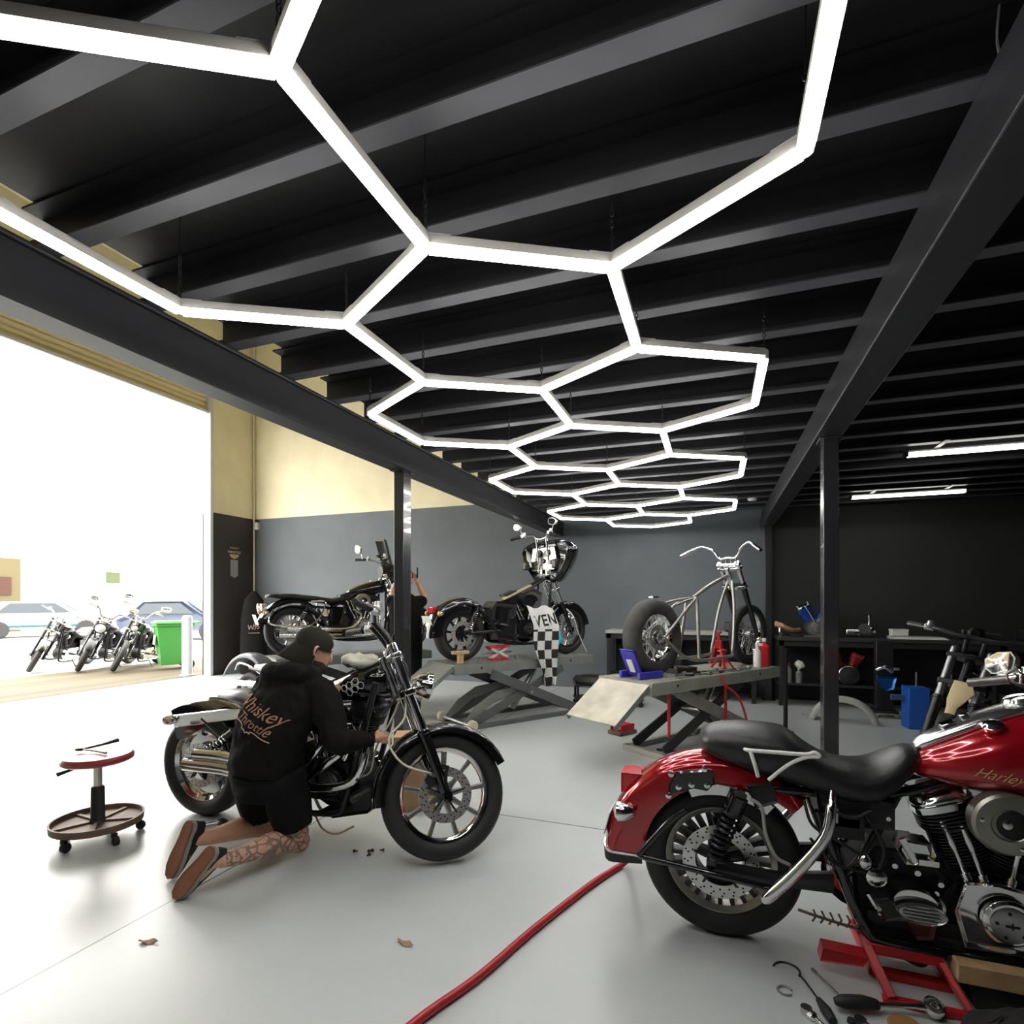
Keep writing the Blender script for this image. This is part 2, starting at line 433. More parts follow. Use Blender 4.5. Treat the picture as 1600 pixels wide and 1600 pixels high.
HE = 'AC CE EF CD DH DI IJ JG EG GK KL LM MN NJ IO OP PQ QN QU UT TS MS SV VW WZ Za aT Ub bc cd da de ef fg gZ gh hi ij jk kf el lm mn nk np pq qr rj AB AY YX XH FR BR'.split()
tube_glow = mat('lit led diffuser', (1, 1, 1), .5, emit=(1, .985, .96), estr=27.0)
tube_back = mat('pale light backing', (.62, .59, .54), .45)
clear_joint = mat('frosted clear joint', (.7, .7, .7), .25, coat=.3)
grid = thing('hexagon_light_grid', 'white glowing honeycomb of light tubes hung on chains below the black joists', 'ceiling light', (0, 0, CZ + 1.104))
go = V((0, 0, CZ + 1.104))
W_ = {k: hexw(*v) - go for k, v in HV.items()}
for e in HE:
    a, b = W_[e[0]], W_[e[1]]; t = (b - a).normalized(); a = a + t * .012; b = b - t * .012
    sd = V((-t.y, t.x, 0))
    low = [(cos(th) * .0195, -.001 + sin(th) * .023) for th in [pi + pi * q / 8 for q in range(9)]]
    mb = MB(); mb.mi = 0
    mb.loft([[p + sd * x + V((0, 0, z)) for x, z in low] for p in (a, b)])
    mb.mi = 1
    top = [(-.0215, -.001), (.0215, -.001), (.0215, .022), (.014, .032), (-.014, .032), (-.0215, .022)]
    mb.loft([[p + sd * x + V((0, 0, z)) for x, z in top] for p in (a, b)])
    mb.build('light_tube', [tube_glow, tube_back], grid)
nb = {k: [] for k in HV}
for e in HE: nb[e[0]].append(e[1]); nb[e[1]].append(e[0])
for k, p in W_.items():
    mb = MB(); mb.cyl(p + V((0, 0, -.012)), p + V((0, 0, .026)), .02, n=14)
    for q in nb[k]:
        t = (W_[q] - p).normalized(); mb.beam(p, p + t * .06, .03, .014); mb.v = mb.v
        mb.beam(p + V((0, 0, .03)), p + t * .08 + V((0, 0, .03)), .03, .012)
    mb.build('joint', clear_joint, grid, .002)
    if k in 'BRXY': continue
    # chain up to the joists
    mb = MB(); z = .03; i = 0
    while z < .185:
        c = p + V((0, 0, z + .011)); u = V((.006, 0, 0)) if i % 2 else V((0, .006, 0))
        pts = [c + u * cos(t) + V((0, 0, .012 * sin(t))) for t in [2 * pi * q / 8 for q in range(8)]]
        mb.tube(pts, .0022, 4, closed=True); z += .019; i += 1
    wy = (p + go).y; top = .213 if min(abs(wy - y) for y in JY) < .05 else .383
    mb.tube([p + V((0, 0, z - .005)), p + V((0, 0, top))], .0016, 4)
    mb.build('chain', satin_black, grid)
# LED battens in the right bay
glow2 = mat('lit batten diffuser', (1, 1, 1), .5, emit=(1, .97, .9), estr=9.0)
def batten(x0, x1, y, label):
    t = thing('led_batten', label, 'ceiling light', ((x0 + x1) / 2, y, 2.72), 0, 'batten lights in the right bay'); L = x1 - x0
    bx(-L / 2, L / 2, -.03, .03, -.022, 0).build('housing', grey_steel, t, .004)
    MB().prism([(-.04, -.022), (.04, -.022), (.03, -.05), (-.03, -.05)], -L / 2 + .012, L / 2 - .012, 'x').build('diffuser', glow2, t)
    for s in (-1, 1): bx(s * L * .32 - .02, s * L * .32 + .02, -.3, .3, -.004, .003).build('mounting_rail', satin_black, t)
    for s in (-1, 1): MB().prism([(-.043, -.01), (.043, -.01), (.032, -.053), (-.032, -.053)], s * L / 2 - .01, s * L / 2 + .012, 'x').build('end_cap', matte_black, t)
batten(1.56, 2.72, 7.76, 'far led batten glowing near the back wall')
batten(1.56, 2.72, 5.68, 'near led batten glowing under the joists at the right edge')
t = thing('smoke_detector', 'small white detector under the joists at the far end of the right beam', 'detector', (.44, 7.55, 2.722))
MB().lathe([(.045, 0), (.06, -.012), (.045, -.035), (.0, -.042)], (0, 0, 0), (0, 0, 1), 20).build('body', white_plastic, t)
o = tag(MB().tube([(.66, 1.69, 2.88), (.655, 1.69, 2.8), (.665, 1.7, 2.75), (.66, 1.71, 2.722)], .003, 6, 5).build('hanging_cable', grey_steel), 'thin loose grey cable above the right beam at the top edge', 'cable')

# ---------------------------------------------------------------- outside the door
def apron():
    m = mat('sunlit concrete apron', (.45, .4, .3), .8); n = N(m); x = n.xyz()
    wv = n.new('ShaderNodeTexNoise'); wv.inputs['Scale'].default_value = 1.; wv.inputs['Detail'].default_value = 3
    cmb = n.new('ShaderNodeCombineXYZ'); n.link(n.math('MULTIPLY', x[0], 3.2), cmb.inputs[0]); n.link(n.math('MULTIPLY', x[1], .05), cmb.inputs[1]); n.link(cmb.outputs[0], wv.inputs['Vector'])
    mr = n.new('ShaderNodeMapRange'); n.link(wv.outputs[0], mr.inputs[0]); mr.inputs[1].default_value = .4; mr.inputs[2].default_value = .6
    n.link(n.mix(mr.outputs[0], (.052, .036, .012), (.078, .062, .031)), n.b.inputs['Base Color'])
    return m
struct('driveway', bx(-12.2, XL - .25, -12, 22, -.1, -.001), apron())
struct('ground', bx(-70, -12.2, -40, 70, -.1, -.004), mat('pale concrete yard', (.3, .29, .27), .8, noise_amt=.08))
m_white = mat('white rendered wall', (.85, .85, .83), .8); m_pane = mat('window dark glass', (.04, .05, .06), .5)
bt = thing('warehouse_building', 'pale white warehouse across the yard with louvred windows', 'building', (-32, 10, 0))
bx(-2, 0, -26, 45, 0, 14).build('wall', m_white, bt)
for y0, y1, z0, z1 in ((8.4, 9.2, 6.0, 6.6), (10.4, 12.1, 6.0, 6.6), (12.5, 13.4, 5.9, 6.5)):
    w1 = bx(0, .05, y0, y1, z0, z1).build('window', m_pane, bt)
    mb = MB()
    for i in range(5): bx(.05, .09, y0 - .05, y1 + .05, z0 + i * (z1 - z0) / 5, z0 + i * (z1 - z0) / 5 + .08, mb)
    mb.build('louvre', m_white, w1)
bt = thing('tan_building', 'tan building with an orange doorway far left in the yard', 'building', (-31.5, 15.9, 0))
bx(-.4, 0, -9, .6, 0, 3.5).build('wall', mat('tan render', (.085, .068, .032), .9), bt)
bx(0, .06, -1.2, .2, 1.75, 2.6).build('doorway', mat('orange door', (.04, .012, .004), .8), bt)
t = thing('street_sign', 'small green sign on a pole in front of the pale warehouse', 'sign', (-30, 19.8, 0))
bx(-.03, .03, -.03, .03, 0, 2.8).build('pole', grey_steel, t); bx(.03, .07, -.36, .36, 2.4, 3.0).build('sign_panel', mat('green sign film', (.045, .062, .02), .8), t)
def car(name, label, loc, rz, body, sc=1.):
    t = thing(name, label, 'car', loc, rz); p = [(-2.1, .35), (-2.15, .75), (-1.7, .92), (-1.1, 1.42), (.4, 1.45), (1.1, .98), (2.0, .82), (2.15, .5), (2.1, .35)]
    MB().prism(p, -.85, .85, inset=.12).build('body', body, t)
    for s in (-1, 1):
        MB().prism([(-1.45, .96), (-1.02, 1.35), (.33, 1.37), (.85, .98)], s * .84, s * .856).build('side_window', m_pane, t)
    MB().beam((1.12, 0, 1.02), (.5, 0, 1.43), 1.4, .04).build('windscreen', m_pane, t)
    for x in (-1.35, 1.35):
        for s in (-1, 1): MB().lathe([(.0, -.1), (.3, -.1), (.33, -.06), (.33, .06), (.3, .1), (0, .1)], (x, s * .78, .33), (0, 1, 0), 20).build('wheel', rubber, t)
    return t
car('hatchback', 'pale blue car parked beside the doorway behind the bin', (-19.0, 15.3, 0), .3, mat('pale blue car paint', (.05, .065, .11), .4))
c = car('sedan', 'white car with a teal stripe parked behind the outside motorcycles', (-26, 14.3, 0), 1.2, m_white)
bx(-1.9, 1.9, -.87, .87, .42, .5).build('stripe', mat('teal stripe', (.015, .07, .08), .6), c)
# wheelie bin
t = thing('wheelie_bin', 'green wheelie bin standing outside beside the door post', 'bin', (-10.75, 8.35, 0), -.5)
gm = mat('green bin plastic', (.06, .3, .055), .5); gm2 = mat('light green bin lid', (.1, .36, .09), .5)
mb = MB(); mb.loft([[V((x * a, y * b, z)) for x, y in ((-1, -1), (1, -1), (1, 1), (-1, 1))] for a, b, z in ((.23, .25, .1), (.27, .33, .9), (.29, .35, .9), (.29, .35, .95))]); mb.build('body', gm, t, .015)
mb = bx(-.31, .31, -.37, .37, .952, .985); bx(-.27, .27, -.33, .33, .985, 1.01, mb); mb.build('lid', gm2, t, .012)
mb = MB().tube([(-.25, .38, .96), (-.25, .44, .98), (.25, .44, .98), (.25, .38, .96)], .018, 8); mb.build('handle', gm, t)
for s in (-1, 1):
    MB().lathe([(0, -.025), (.1, -.025), (.1, .025), (0, .025)], (s * .27, .24, .1), (1, 0, 0), 18).build('wheel', rubber, t)
MB().box((0, -.348, .62), (.26, .004, .2), (-.1, 0, 0)).build('sticker', white_plastic, t)
t = thing('bollard', 'pale grey steel bollard standing outside the right door jamb', 'bollard', (-9.45, 7.62, 0))
MB().lathe([(.09, 0), (.09, 1.1), (.07, 1.14), (0, 1.15)], (0, 0, 0), (0, 0, 1), 18).build('tube', m_guide, t); MB().lathe([(.13, 0), (.13, .02), (0, .02)], (0, 0, 0), (0, 0, 1), 18).build('base_plate', m_guide, t)
# ---------------------------------------------------------------- motorcycle part builders (bike frame: x forward, y left, z up)
disc_steel = mat('brushed disc steel', (.72, .71, .69), .33, .85)
hole = mat('dark hole', (.004, .004, .004), .7)
def wheel(root, name, c, r, w, rr, style='wire', ns=20, rim_m=chrome, spoke_m=chrome, tyre_m=rubber, M=None, discs=(-1,), disc_r=.145, tyre_n=48, pulley=True):
    x, z = c; o = (x, 0, z); rw = w * .34
    mb = MB(M)
    mb.lathe([(rr - .02, -rw * .7), (rr + .002, -rw), (rr + .012, -rw), (rr + .004, -rw * .7), (rr - .006, 0), (rr + .004, rw * .7), (rr + .012, rw), (rr + .002, rw), (rr - .02, rw * .7), (rr - .024, 0)], o, (0, 1, 0), tyre_n, closed=True)
    mb.mi = 1
    hw = .06
    mb.lathe([(0, -hw), (.022, -hw), (.022, -.045), (.046, -.042), (.046, -.034), (.03, -.03), (.03, .03), (.046, .034), (.046, .042), (.022, .045), (.022, hw), (0, hw)], o, (0, 1, 0), 20)
    if style == 'wire':
        for i in range(ns * 2):
            a = 2 * pi * i / (ns * 2); s = 1 if i % 2 else -1; da = (.42 if (i // 2) % 2 else -.42)
            p = V((x + cos(a) * .044, s * .038, z + sin(a) * .044)); q = V((x + cos(a + da) * (rr - .018), s * .006, z + sin(a + da) * (rr - .018)))
            mb.tube([p, q], .0028, 5)
    elif style == 'alloy':
        for i in range(ns):
            a = 2 * pi * i / ns + .2; u = V((cos(a), 0, sin(a))); v = V((-sin(a), 0, cos(a)))
            P = V(o)
            rings = []
            for t, hh, ww in ((.04, .018, .03), (rr * .5, .011, .02), (rr - .015, .015, .022)):
                rings.append([P + u * t + v * i2 * hh + V((0, j * ww, 0)) for i2, j in ((-1, -.7), (-.5, -1), (.5, -1), (1, -.7), (1, .7), (.5, 1), (-.5, 1), (-1, .7))])
            mb.loft(rings)
    elif style == 'turbine':
        for i in range(ns):
            a = 2 * pi * i / ns; u = V((cos(a), 0, sin(a))); v = V((-sin(a), 0, cos(a))); P = V(o)
            mb.loft([[P + u * t + v * i2 * .009 + V((0, j * .028, 0)) for i2, j in ((-1, -1), (1, -1), (1, 1), (-1, 1))] for t in (.1, rr - .012)])
        mb.lathe([(.095, -.03), (.115, -.03), (.115, .03), (.095, .03)], o, (0, 1, 0), 36, closed=True)
        for i in range(5):
            a = 2 * pi * i / 5 + .4; u = V((cos(a), 0, sin(a)))
            mb.beam(V(o) + u * .03, V(o) + u * .1, .05, .03, up=(-u.z, 0, u.x))
    elif style == 'disc':
        mb.lathe([(.03, -.03), (rr - .01, -.012), (rr - .01, .012), (.03, .03)], o, (0, 1, 0), 40)
    wh = mb.build(name, [rim_m, spoke_m], root, ang=30)
    mb = MB(M)
    d = r - rr; prof = [(rr + .004, -rw), (rr + d * .25, -w * .46), (rr + d * .55, -w * .5), (rr + d * .8, -w * .43), (r - d * .045, -w * .28), (r, -w * .1), (r, w * .1), (r - d * .045, w * .28), (rr + d * .8, w * .43), (rr + d * .55, w * .5), (rr + d * .25, w * .46), (rr + .004, rw), (rr - .004, 0)]
    mb.lathe(prof, o, (0, 1, 0), tyre_n + 16, closed=True)
    mb.build('tyre', tyre_m, wh, ang=60)
    for s in discs:
        mb = MB(M); y = s * .062
        mb.lathe([(disc_r * .66, y - .0025), (disc_r, y - .0025), (disc_r, y + .0025), (disc_r * .66, y + .0025)], o, (0, 1, 0), 40, closed=True)
        mb.mi = 1
        for i in range(5):
            a = 2 * pi * i / 5 + .3; u = V((cos(a), 0, sin(a))); mb.beam(V(o) + V((0, y, 0)) + u * .02, V(o) + V((0, y, 0)) + u * disc_r * .72, .03, .007, up=(-u.z, 0, u.x))
        mb.mi = 2
        for ring, off in ((.76, 0), (.86, .12), (.94, .06)):
            for i in range(20):
                a = 2 * pi * i / 20 + off; c2 = V(o) + V((cos(a) * disc_r * ring, y, sin(a) * disc_r * ring))
                mb.lathe([(0, -.0032), (.0045, -.0032), (.0045, .0032), (0, .0032)], c2, (0, 1, 0), 6)
        mb.build('brake_disc', [disc_steel, dark_alu, hole], wh)
    return wh
def arc_fender(root, name, c, R, a0, a1, w, skirt, m, M=None, th=.005, n=26, crown=.03, flare=0.):
    grid = []
    for i in range(n + 1):
        t = i / n; a = radians(a0 + (a1 - a0) * t); u = V((cos(a), 0, sin(a))); P = V((c[0], 0, c[1]))
        sk = skirt(t) if callable(skirt) else skirt; RR = R + (flare * t * t)
        row = [P + u * (RR - crown - sk) + V((0, -w / 2, 0))]
        for q in range(9):
            b = pi * q / 8; row.append(P + u * (RR - crown + crown * sin(b)) + V((0, -cos(b) * w / 2, 0)))
        row.append(P + u * (RR - crown - sk) + V((0, w / 2, 0)))
        grid.append(row)
    return MB(M).sheet(grid, th).build(name, m, root, ang=50)
def cylinder(root, base, ang, m_fin, m_top, s=1., h=.2, name='cylinder'):
    """finned barrel + head, axis tilted ang from vertical in the xz plane"""
    ax = V((sin(ang), 0, cos(ang))); o = V((base[0], 0, base[1])); fw = V((cos(ang), 0, -sin(ang)))
    mb = MB()
    rings = []; nf = 12
    def ring(t, r):
        return selring(o + ax * t, fw, (0, 1, 0), r, r, r, 3.0, 24)
    for i in range(nf):
        t = h * i / nf; dt = h / nf
        rings += [ring(t, .058 * s), ring(t + dt * .45, .058 * s), ring(t + dt * .5, .08 * s), ring(t + dt * .85, .08 * s), ring(t + dt * .9, .058 * s)]
    for i in range(5):
        t = h + .013 * i * s
        rings += [ring(t, .07 * s), ring(t + .005 * s, .07 * s), ring(t + .006 * s, .096 * s), ring(t + .0105 * s, .096 * s)]
    mb.loft(rings)
    cy = mb.build(name, m_fin, root, ang=25)
    mb = MB(); t0 = h + .066 * s
    sec = lambda t, a, b, p: selring(o + ax * t, fw, (0, 1, 0), a, b, b, p, 24)
    mb.loft([sec(t0, .1 * s, .085 * s, 4), sec(t0 + .03 * s, .1 * s, .085 * s, 4), sec(t0 + .034 * s, .094 * s, .08 * s, 4), sec(t0 + .038 * s, .1 * s, .085 * s, 4), sec(t0 + .058 * s, .092 * s, .075 * s, 3), sec(t0 + .07 * s, .07 * s, .055 * s, 2.6)])
    for i in (-1, 1):
        for j in (-1, 1):
            p = o + ax * (t0 + .05 * s) + fw * (i * .075 * s) + V((0, j * .07 * s, 0)); mb.cyl(p, p + ax * .022 * s, .01 * s, n=8)
    mb.build('rocker_box', m_top, cy, .003)
    return cy
def engine(root, e, s=1., m_case=dark_alu, m_fin=dark_alu, m_top=chrome, m_cam=chrome, air='round', air_m=chrome, lean=radians(22.5), m_rod=chrome, h=.2):
    ex, ez = e
    mb = MB()
    pts = [(ex + cos(t) * .17 * s, ez + sin(t) * .15 * s) for t in [2 * pi * i / 20 for i in range(20)]]
    mb.prism(pts, -.095 * s, .095 * s, inset=.02)
    mb.prism([(ex - .13 * s, ez + .06 * s), (ex + .13 * s, ez + .06 * s), (ex + .15 * s, ez + .18 * s), (ex - .15 * s, ez + .18 * s)], -.07 * s, .07 * s, inset=.01)
    mb.prism([(ex - .42 * s, ez - .1 * s), (ex - .14 * s, ez - .12 * s), (ex - .1 * s, ez + .1 * s), (ex - .2 * s, ez + .2 * s), (ex - .36 * s, ez + .2 * s), (ex - .44 * s, ez + .1 * s)], -.1 * s, .1 * s, inset=.02)
    en = mb.build('engine', m_case, root, ang=30)
    for k in (-1, 1):
        a = k * lean
        cylinder(root, (ex + sin(a) * .17 * s, ez + cos(a) * .17 * s), a, m_fin, m_top, s, h * s)
    # cam cover with pushrods on the right
    mb = MB(); y = -.098 * s
    mb.prism([(ex - .1 * s, ez - .1 * s), (ex + .1 * s, ez - .1 * s), (ex + .14 * s, ez), (ex + .1 * s, ez + .12 * s), (ex, ez + .14 * s), (ex - .1 * s, ez + .13 * s), (ex - .13 * s, ez + .02 * s)], y - .045 * s, y + .005, inset=.015)
    mb.lathe([(.078 * s, 0), (.078 * s, .02 * s), (.068 * s, .028 * s), (0, .03 * s)], (ex + .02 * s, y - .04 * s, ez + .015 * s), (0, -1, 0), 30)
    cc = mb.build('cam_cover', m_cam, root, .002, ang=30)
    mb = MB()
    mb.lathe([(.058 * s, 0), (.058 * s, .005), (.052 * s, .007), (0, .008)], (ex + .02 * s, y - .07 * s, ez + .015 * s), (0, -1, 0), 28)
    mb.mi = 1
    for i in range(5):
        a = 2 * pi * i / 5 + .5; mb.lathe([(0, .006), (.006 * s, .006), (.006 * s, .0095), (0, .0095)], (ex + .02 * s + cos(a) * .043 * s, y - .07 * s, ez + .015 * s + sin(a) * .043 * s), (0, -1, 0), 8)
    mb.prism([(ex + .02 * s + q[0] * .02 * s, ez + .015 * s + q[1] * .014 * s) for q in ((-1, -.3), (-.2, -.3), (0, -1), (.2, -.3), (1, -.3), (1, .3), (.2, .3), (0, 1), (-.2, .3), (-1, .3))], y - .07 * s - .0095, y - .07 * s - .004)
    mb.build('points_cover', [alu, matte_black], cc)
    for k in (-1, 1):
        a = k * lean
        for q in (-.018, .03):
            b = V((ex + k * .055 * s + q * k * s, y - .02 * s, ez + .13 * s)); t = V((ex + sin(a) * (.2 * s + h * s) + k * q * s * 1.2, -.075 * s, ez + cos(a) * (.2 * s + h * s)))
            mb = MB(); mb.tube([b, b + (t - b) * .12, b + (t - b) * .13, b + (t - b) * .5, b + (t - b) * .52, t], [.016 * s, .016 * s, .0085 * s, .0085 * s, .0115 * s, .0115 * s], 10); mb.build('pushrod_tube', m_rod, root)
    az = ez + .36 * s
    if air == 'round':
        mb = MB(); mb.lathe([(.0, .02), (.07 * s, .02), (.098 * s, 0), (.105 * s, .012), (.105 * s, .06), (.096 * s, .07), (.055 * s, .072), (.05 * s, .066), (0, .066)], (ex + .01 * s, -.115 * s, az), (0, -1, 0), 36)
        ac = mb.build('air_cleaner', air_m, root, ang=30)
        mb = MB(); mb.lathe([(0, .0), (.05 * s, 0), (.046 * s, .003), (0, .003)], (ex + .022 * s, -.1811 * s, az), (0, -1, 0), 26); mb.mi = 1; mb.lathe([(0, .012), (.014 * s, .01), (.016 * s, 0), (0, 0)], (ex - .0 * s, -.182 * s, az + .002), (0, -1, 0), 14)
        for a in (.9, 3.0, 5.1): mb.lathe([(0, .008), (.007 * s, .006), (.007 * s, 0), (0, 0)], (ex + .01 * s + cos(a) * .08 * s, -.185 * s, az + sin(a) * .08 * s), (0, -1, 0), 8)
        mb.build('intake_mouth', [hole, chrome], ac)
    elif air == 'oval':
        mb = MB(); mb.prism([(ex + .01 * s + cos(t) * .12 * s, az + sin(t) * .085 * s) for t in [2 * pi * i / 24 for i in range(24)]], -.2 * s, -.11 * s, inset=.02); mb.build('air_cleaner', air_m, root)
    mb = MB().cyl((ex, -.12 * s, az), (ex, .06 * s, az - .01), .035 * s); mb.box((ex, -.02, az - .02), (.08 * s, .1 * s, .1 * s)); mb.build('carburettor', alu, root, .006)
    return en
def primary(root, e, m=chrome, s=1.):
    ex, ez = e; mb = MB()
    mb.prism([(ex + .06 * s + cos(t) * .13 * s, ez + sin(t) * .13 * s) for t in [-pi / 2 + pi * i / 12 for i in range(13)]] + [(ex - .36 * s + cos(t) * .15 * s, ez + .0 + sin(t) * .15 * s) for t in [pi / 2 + pi * i / 12 for i in range(13)]], .1 * s, .16 * s, inset=.025)
    mb.lathe([(.085 * s, 0), (.085 * s, .015), (.075 * s, .02), (0, .022)], (ex - .36 * s, .16 * s, ez), (0, 1, 0), 26)
    return mb.build('primary_cover', m, root, ang=30)
def shock(root, a, b, y, m_spring=chrome, m_body=deep_black, r=.026, turns=9):
    A, B = V((a[0], y, a[1])), V((b[0], y, b[1])); d = (B - A)
    mb = MB(); mb.tube([A, A + d * .04, A + d * .05, A + d * .3, A + d * .31, B - d * .1, B - d * .08, B], [.02, .02, r * 1.05, r * 1.05, r * .6, r * .6, .02, .02], 14)
    for p in (A, B): mb.cyl(p + V((0, -.02, 0)), p + V((0, .02, 0)), .018, n=12)
    mb.mi = 1
    F = frames([A, B])[0]; n = turns * 12
    mb.tube([A + d * (.22 + .66 * i / n) + F[0] * cos(2 * pi * i / 12) * r + F[1] * sin(2 * pi * i / 12) * r for i in range(n + 1)], .006, 6)
    return mb.build('shock_absorber', [m_body, m_spring], root)
def steer(p, q, deg):
    """matrix turning the front end about the steering axis through p, q (x, z)"""
    p = V((p[0], 0, p[1])); ax = (p - V((q[0], 0, q[1]))).normalized()
    return Matrix.Translation(p) @ Matrix.Rotation(radians(deg), 4, ax) @ Matrix.Translation(-p)
def fork(root, top, axle, sp=.1, M=None, m_up=chrome, m_low=gloss_black, m_tree=chrome, rl=.027, rs=.034, shroud=None, split=.5, ext=.06):
    d = V((axle[0] - top[0], 0, axle[1] - top[1])); u = d.normalized()
    for s in (-1, 1):
        a = V((top[0], s * sp, top[1])); b = V((axle[0], s * sp, axle[1]))
        mb = MB(M); k = a + d * split
        mb.mi = 0; mb.tube([a - u * ext, k + d * .06], shroud or rl, 16)
        mb.tube([a - u * ext, a - u * (ext + .012)], [rl * 1.1, rl * .9], 14)
        mb.mi = 1; mb.tube([k - d * .01, k, k + d * .02, k + d * .025, b - u * .03, b + u * .035], [rs * .9, rs * 1.15, rs * 1.15, rs, rs * .85, rs * .8], 16)
        mb.cyl(b + V((0, -s * .03, 0)), b + V((0, s * .034, 0)), .024, n=14)
        mb.build('fork_leg', [m_up, m_low], root, ang=35)
    mb = MB(M)
    for t, hh in ((.0, .03), (.27, .036)):
        c = V((top[0], 0, top[1])) + d * t; f = V((u.z, 0, -u.x)) * -1
        rings = [[c + V((0, y, 0)) + f * (i * ww) + u * (j * hh / 2) for i, j in ((-1, -1), (1, -1), (1, 1), (-1, 1))] for y, ww in ((-sp - .035, .03), (-sp * .6, .045), (0, .06), (sp * .6, .045), (sp + .035, .03))]
        mb.loft(rings)
    mb.cyl(V((top[0], 0, top[1])) - d * .02 - V((.05, 0, .01)), V((top[0], 0, top[1])) + d * .3 - V((.05, 0, .01)), .032)
    mb.build('triple_clamp', m_tree, root, .006)
def headlight(root, c, r=.09, M=None, m=chrome, tilt=-.1):
    ax = (cos(tilt), 0, sin(tilt))
    mb = MB(M); mb.lathe([(0, -r * 1.2), (r * .4, -r * 1.15), (r * .8, -r * .7), (r, -.01), (r * 1.06, 0), (r * 1.06, .02), (r * .97, .025)], c, ax, 28)
    h = mb.build('headlight', m, root)
    MB(M).lathe([(r * .98, .018), (r * .7, .032), (0, .042)], c, ax, 24).build('lens', glass_white, h)
    return h
def mirror(root, p, c, sx=.1, sz=.065, M=None, m=chrome, face=(-1, 0, 0), flip=1):
    mb = MB(M); p, c = V(p), V(c)
    mb.tube([p, p + (c - p) * .5 + V((.02, 0, .01)), c + V((.02, 0, 0))], .006, 8, 4)
    f = V(face).normalized(); sd = f.cross(V((0, 0, 1))).normalized(); up = sd.cross(f); sd = sd * flip
    out = [(1, .55), (.7, 1), (-.2, .85), (-1, .2), (-.95, -.5), (-.5, -.9), (.4, -.8), (.9, -.3)]
    sc = lambda k, dd: [c + f * dd + sd * (x * sx * k) + up * (z * sz * k) for x, z in out]
    mb.loft([sc(.4, -.045), sc(.8, -.035), sc(1, -.01), sc(1, .006), sc(.9, .006)])
    o = mb.build('mirror', m, root, ang=50)
    mb = MB(M); mb.loft([sc(.88, .004), sc(.88, .0075)]); mb.build('mirror_glass', mirror_mat, o)
    return o
def bars(root, pts, M=None, m=chrome, r=.0135, grip_m=rubber, lever=True, sides=(-1, 1), grip_len=.13, r_grip=.019, master=True):
    """pts: right side from the centre outwards, in bike frame with y as distance from centre"""
    full = [V((x, y, z)) for x, y, z in pts[::-1]] + [V((x, -y, z)) for x, y, z in pts]
    mb = MB(M); cen = [p for p in full]
    k = 6
    mb.tube(cen, r, 10, k)
    hb = mb.build('handlebar', m, root)
    for s in sides:
        e = V((pts[-1][0], -s * -pts[-1][1], pts[-1][2])); i = V((pts[-2][0], -s * -pts[-2][1], pts[-2][2])); t = (e - i).normalized()
        MB(M).tube([e - t * grip_len, e - t * (grip_len - .01), e - t * .004, e + t * .008], [r_grip * 1.15, r_grip, r_grip, r_grip * .9], 14).build('grip', grip_m, hb)
        if lever:
            f = V((1, 0, 0)); b = e - t * (grip_len + .05)
            MB(M).tube([b + f * .02, b + f * .05 + t * .03, e + f * .045 - t * .05, e + f * .06], [.01, .008, .007, .008], 8, 4, flat=.6).build('lever', m if m != deep_black else alu, hb)
        if master:
            b = e - t * (grip_len + .045); MB(M).box(b, (.045, .06, .045)).cyl(b + V((.015, 0, .01)), b + V((.015, 0, .05)), .02).build('control_housing', alu if m == deep_black else chrome, hb, .006)
    return hb
def spark(root, pts, m=matte_black, r=.007, name='cable', M=None):
    return MB(M).tube(pts, r, 7, 6).build(name, m, root)
def bullet(root, c, m=chrome, ml=amber, d=(-1, 0, 0), r=.03, M=None, name='indicator'):
    mb = MB(M); mb.lathe([(0, -r * 1.5), (r * .5, -r * 1.3), (r * .9, -r * .6), (r, 0), (r, .012)], c, d, 18)
    o = mb.build(name, m, root); MB(M).lathe([(r * .95, .01), (r * .7, .022), (0, .028)], c, d, 16).build('lens', ml, o); return o
def plate(root, c, ang=.3, w=.2, h=.13):
    mb = MB().box(c, (.004, w, h), (0, -ang, 0)); return mb.build('number_plate', white_plastic, root)
def frame_tubes(root, sets, m=deep_black, r=.018, name='frame'):
    mb = MB()
    for pts, sp in sets:
        for s in ((-1, 1) if sp else (0,)):
            mb.tube([(x, s * sp, z) for x, z in pts], r, 10, 4)
    return mb.build(name, m, root)
def muffler(root, pts, r=.045, m=chrome, y=-.2, name='exhaust', n=16):
    mb = MB(); P = [V((p[0], p[2] if len(p) > 2 else y, p[1])) for p in pts]
    mb.tube(P, r, n, 5); return mb.build(name, m, root)

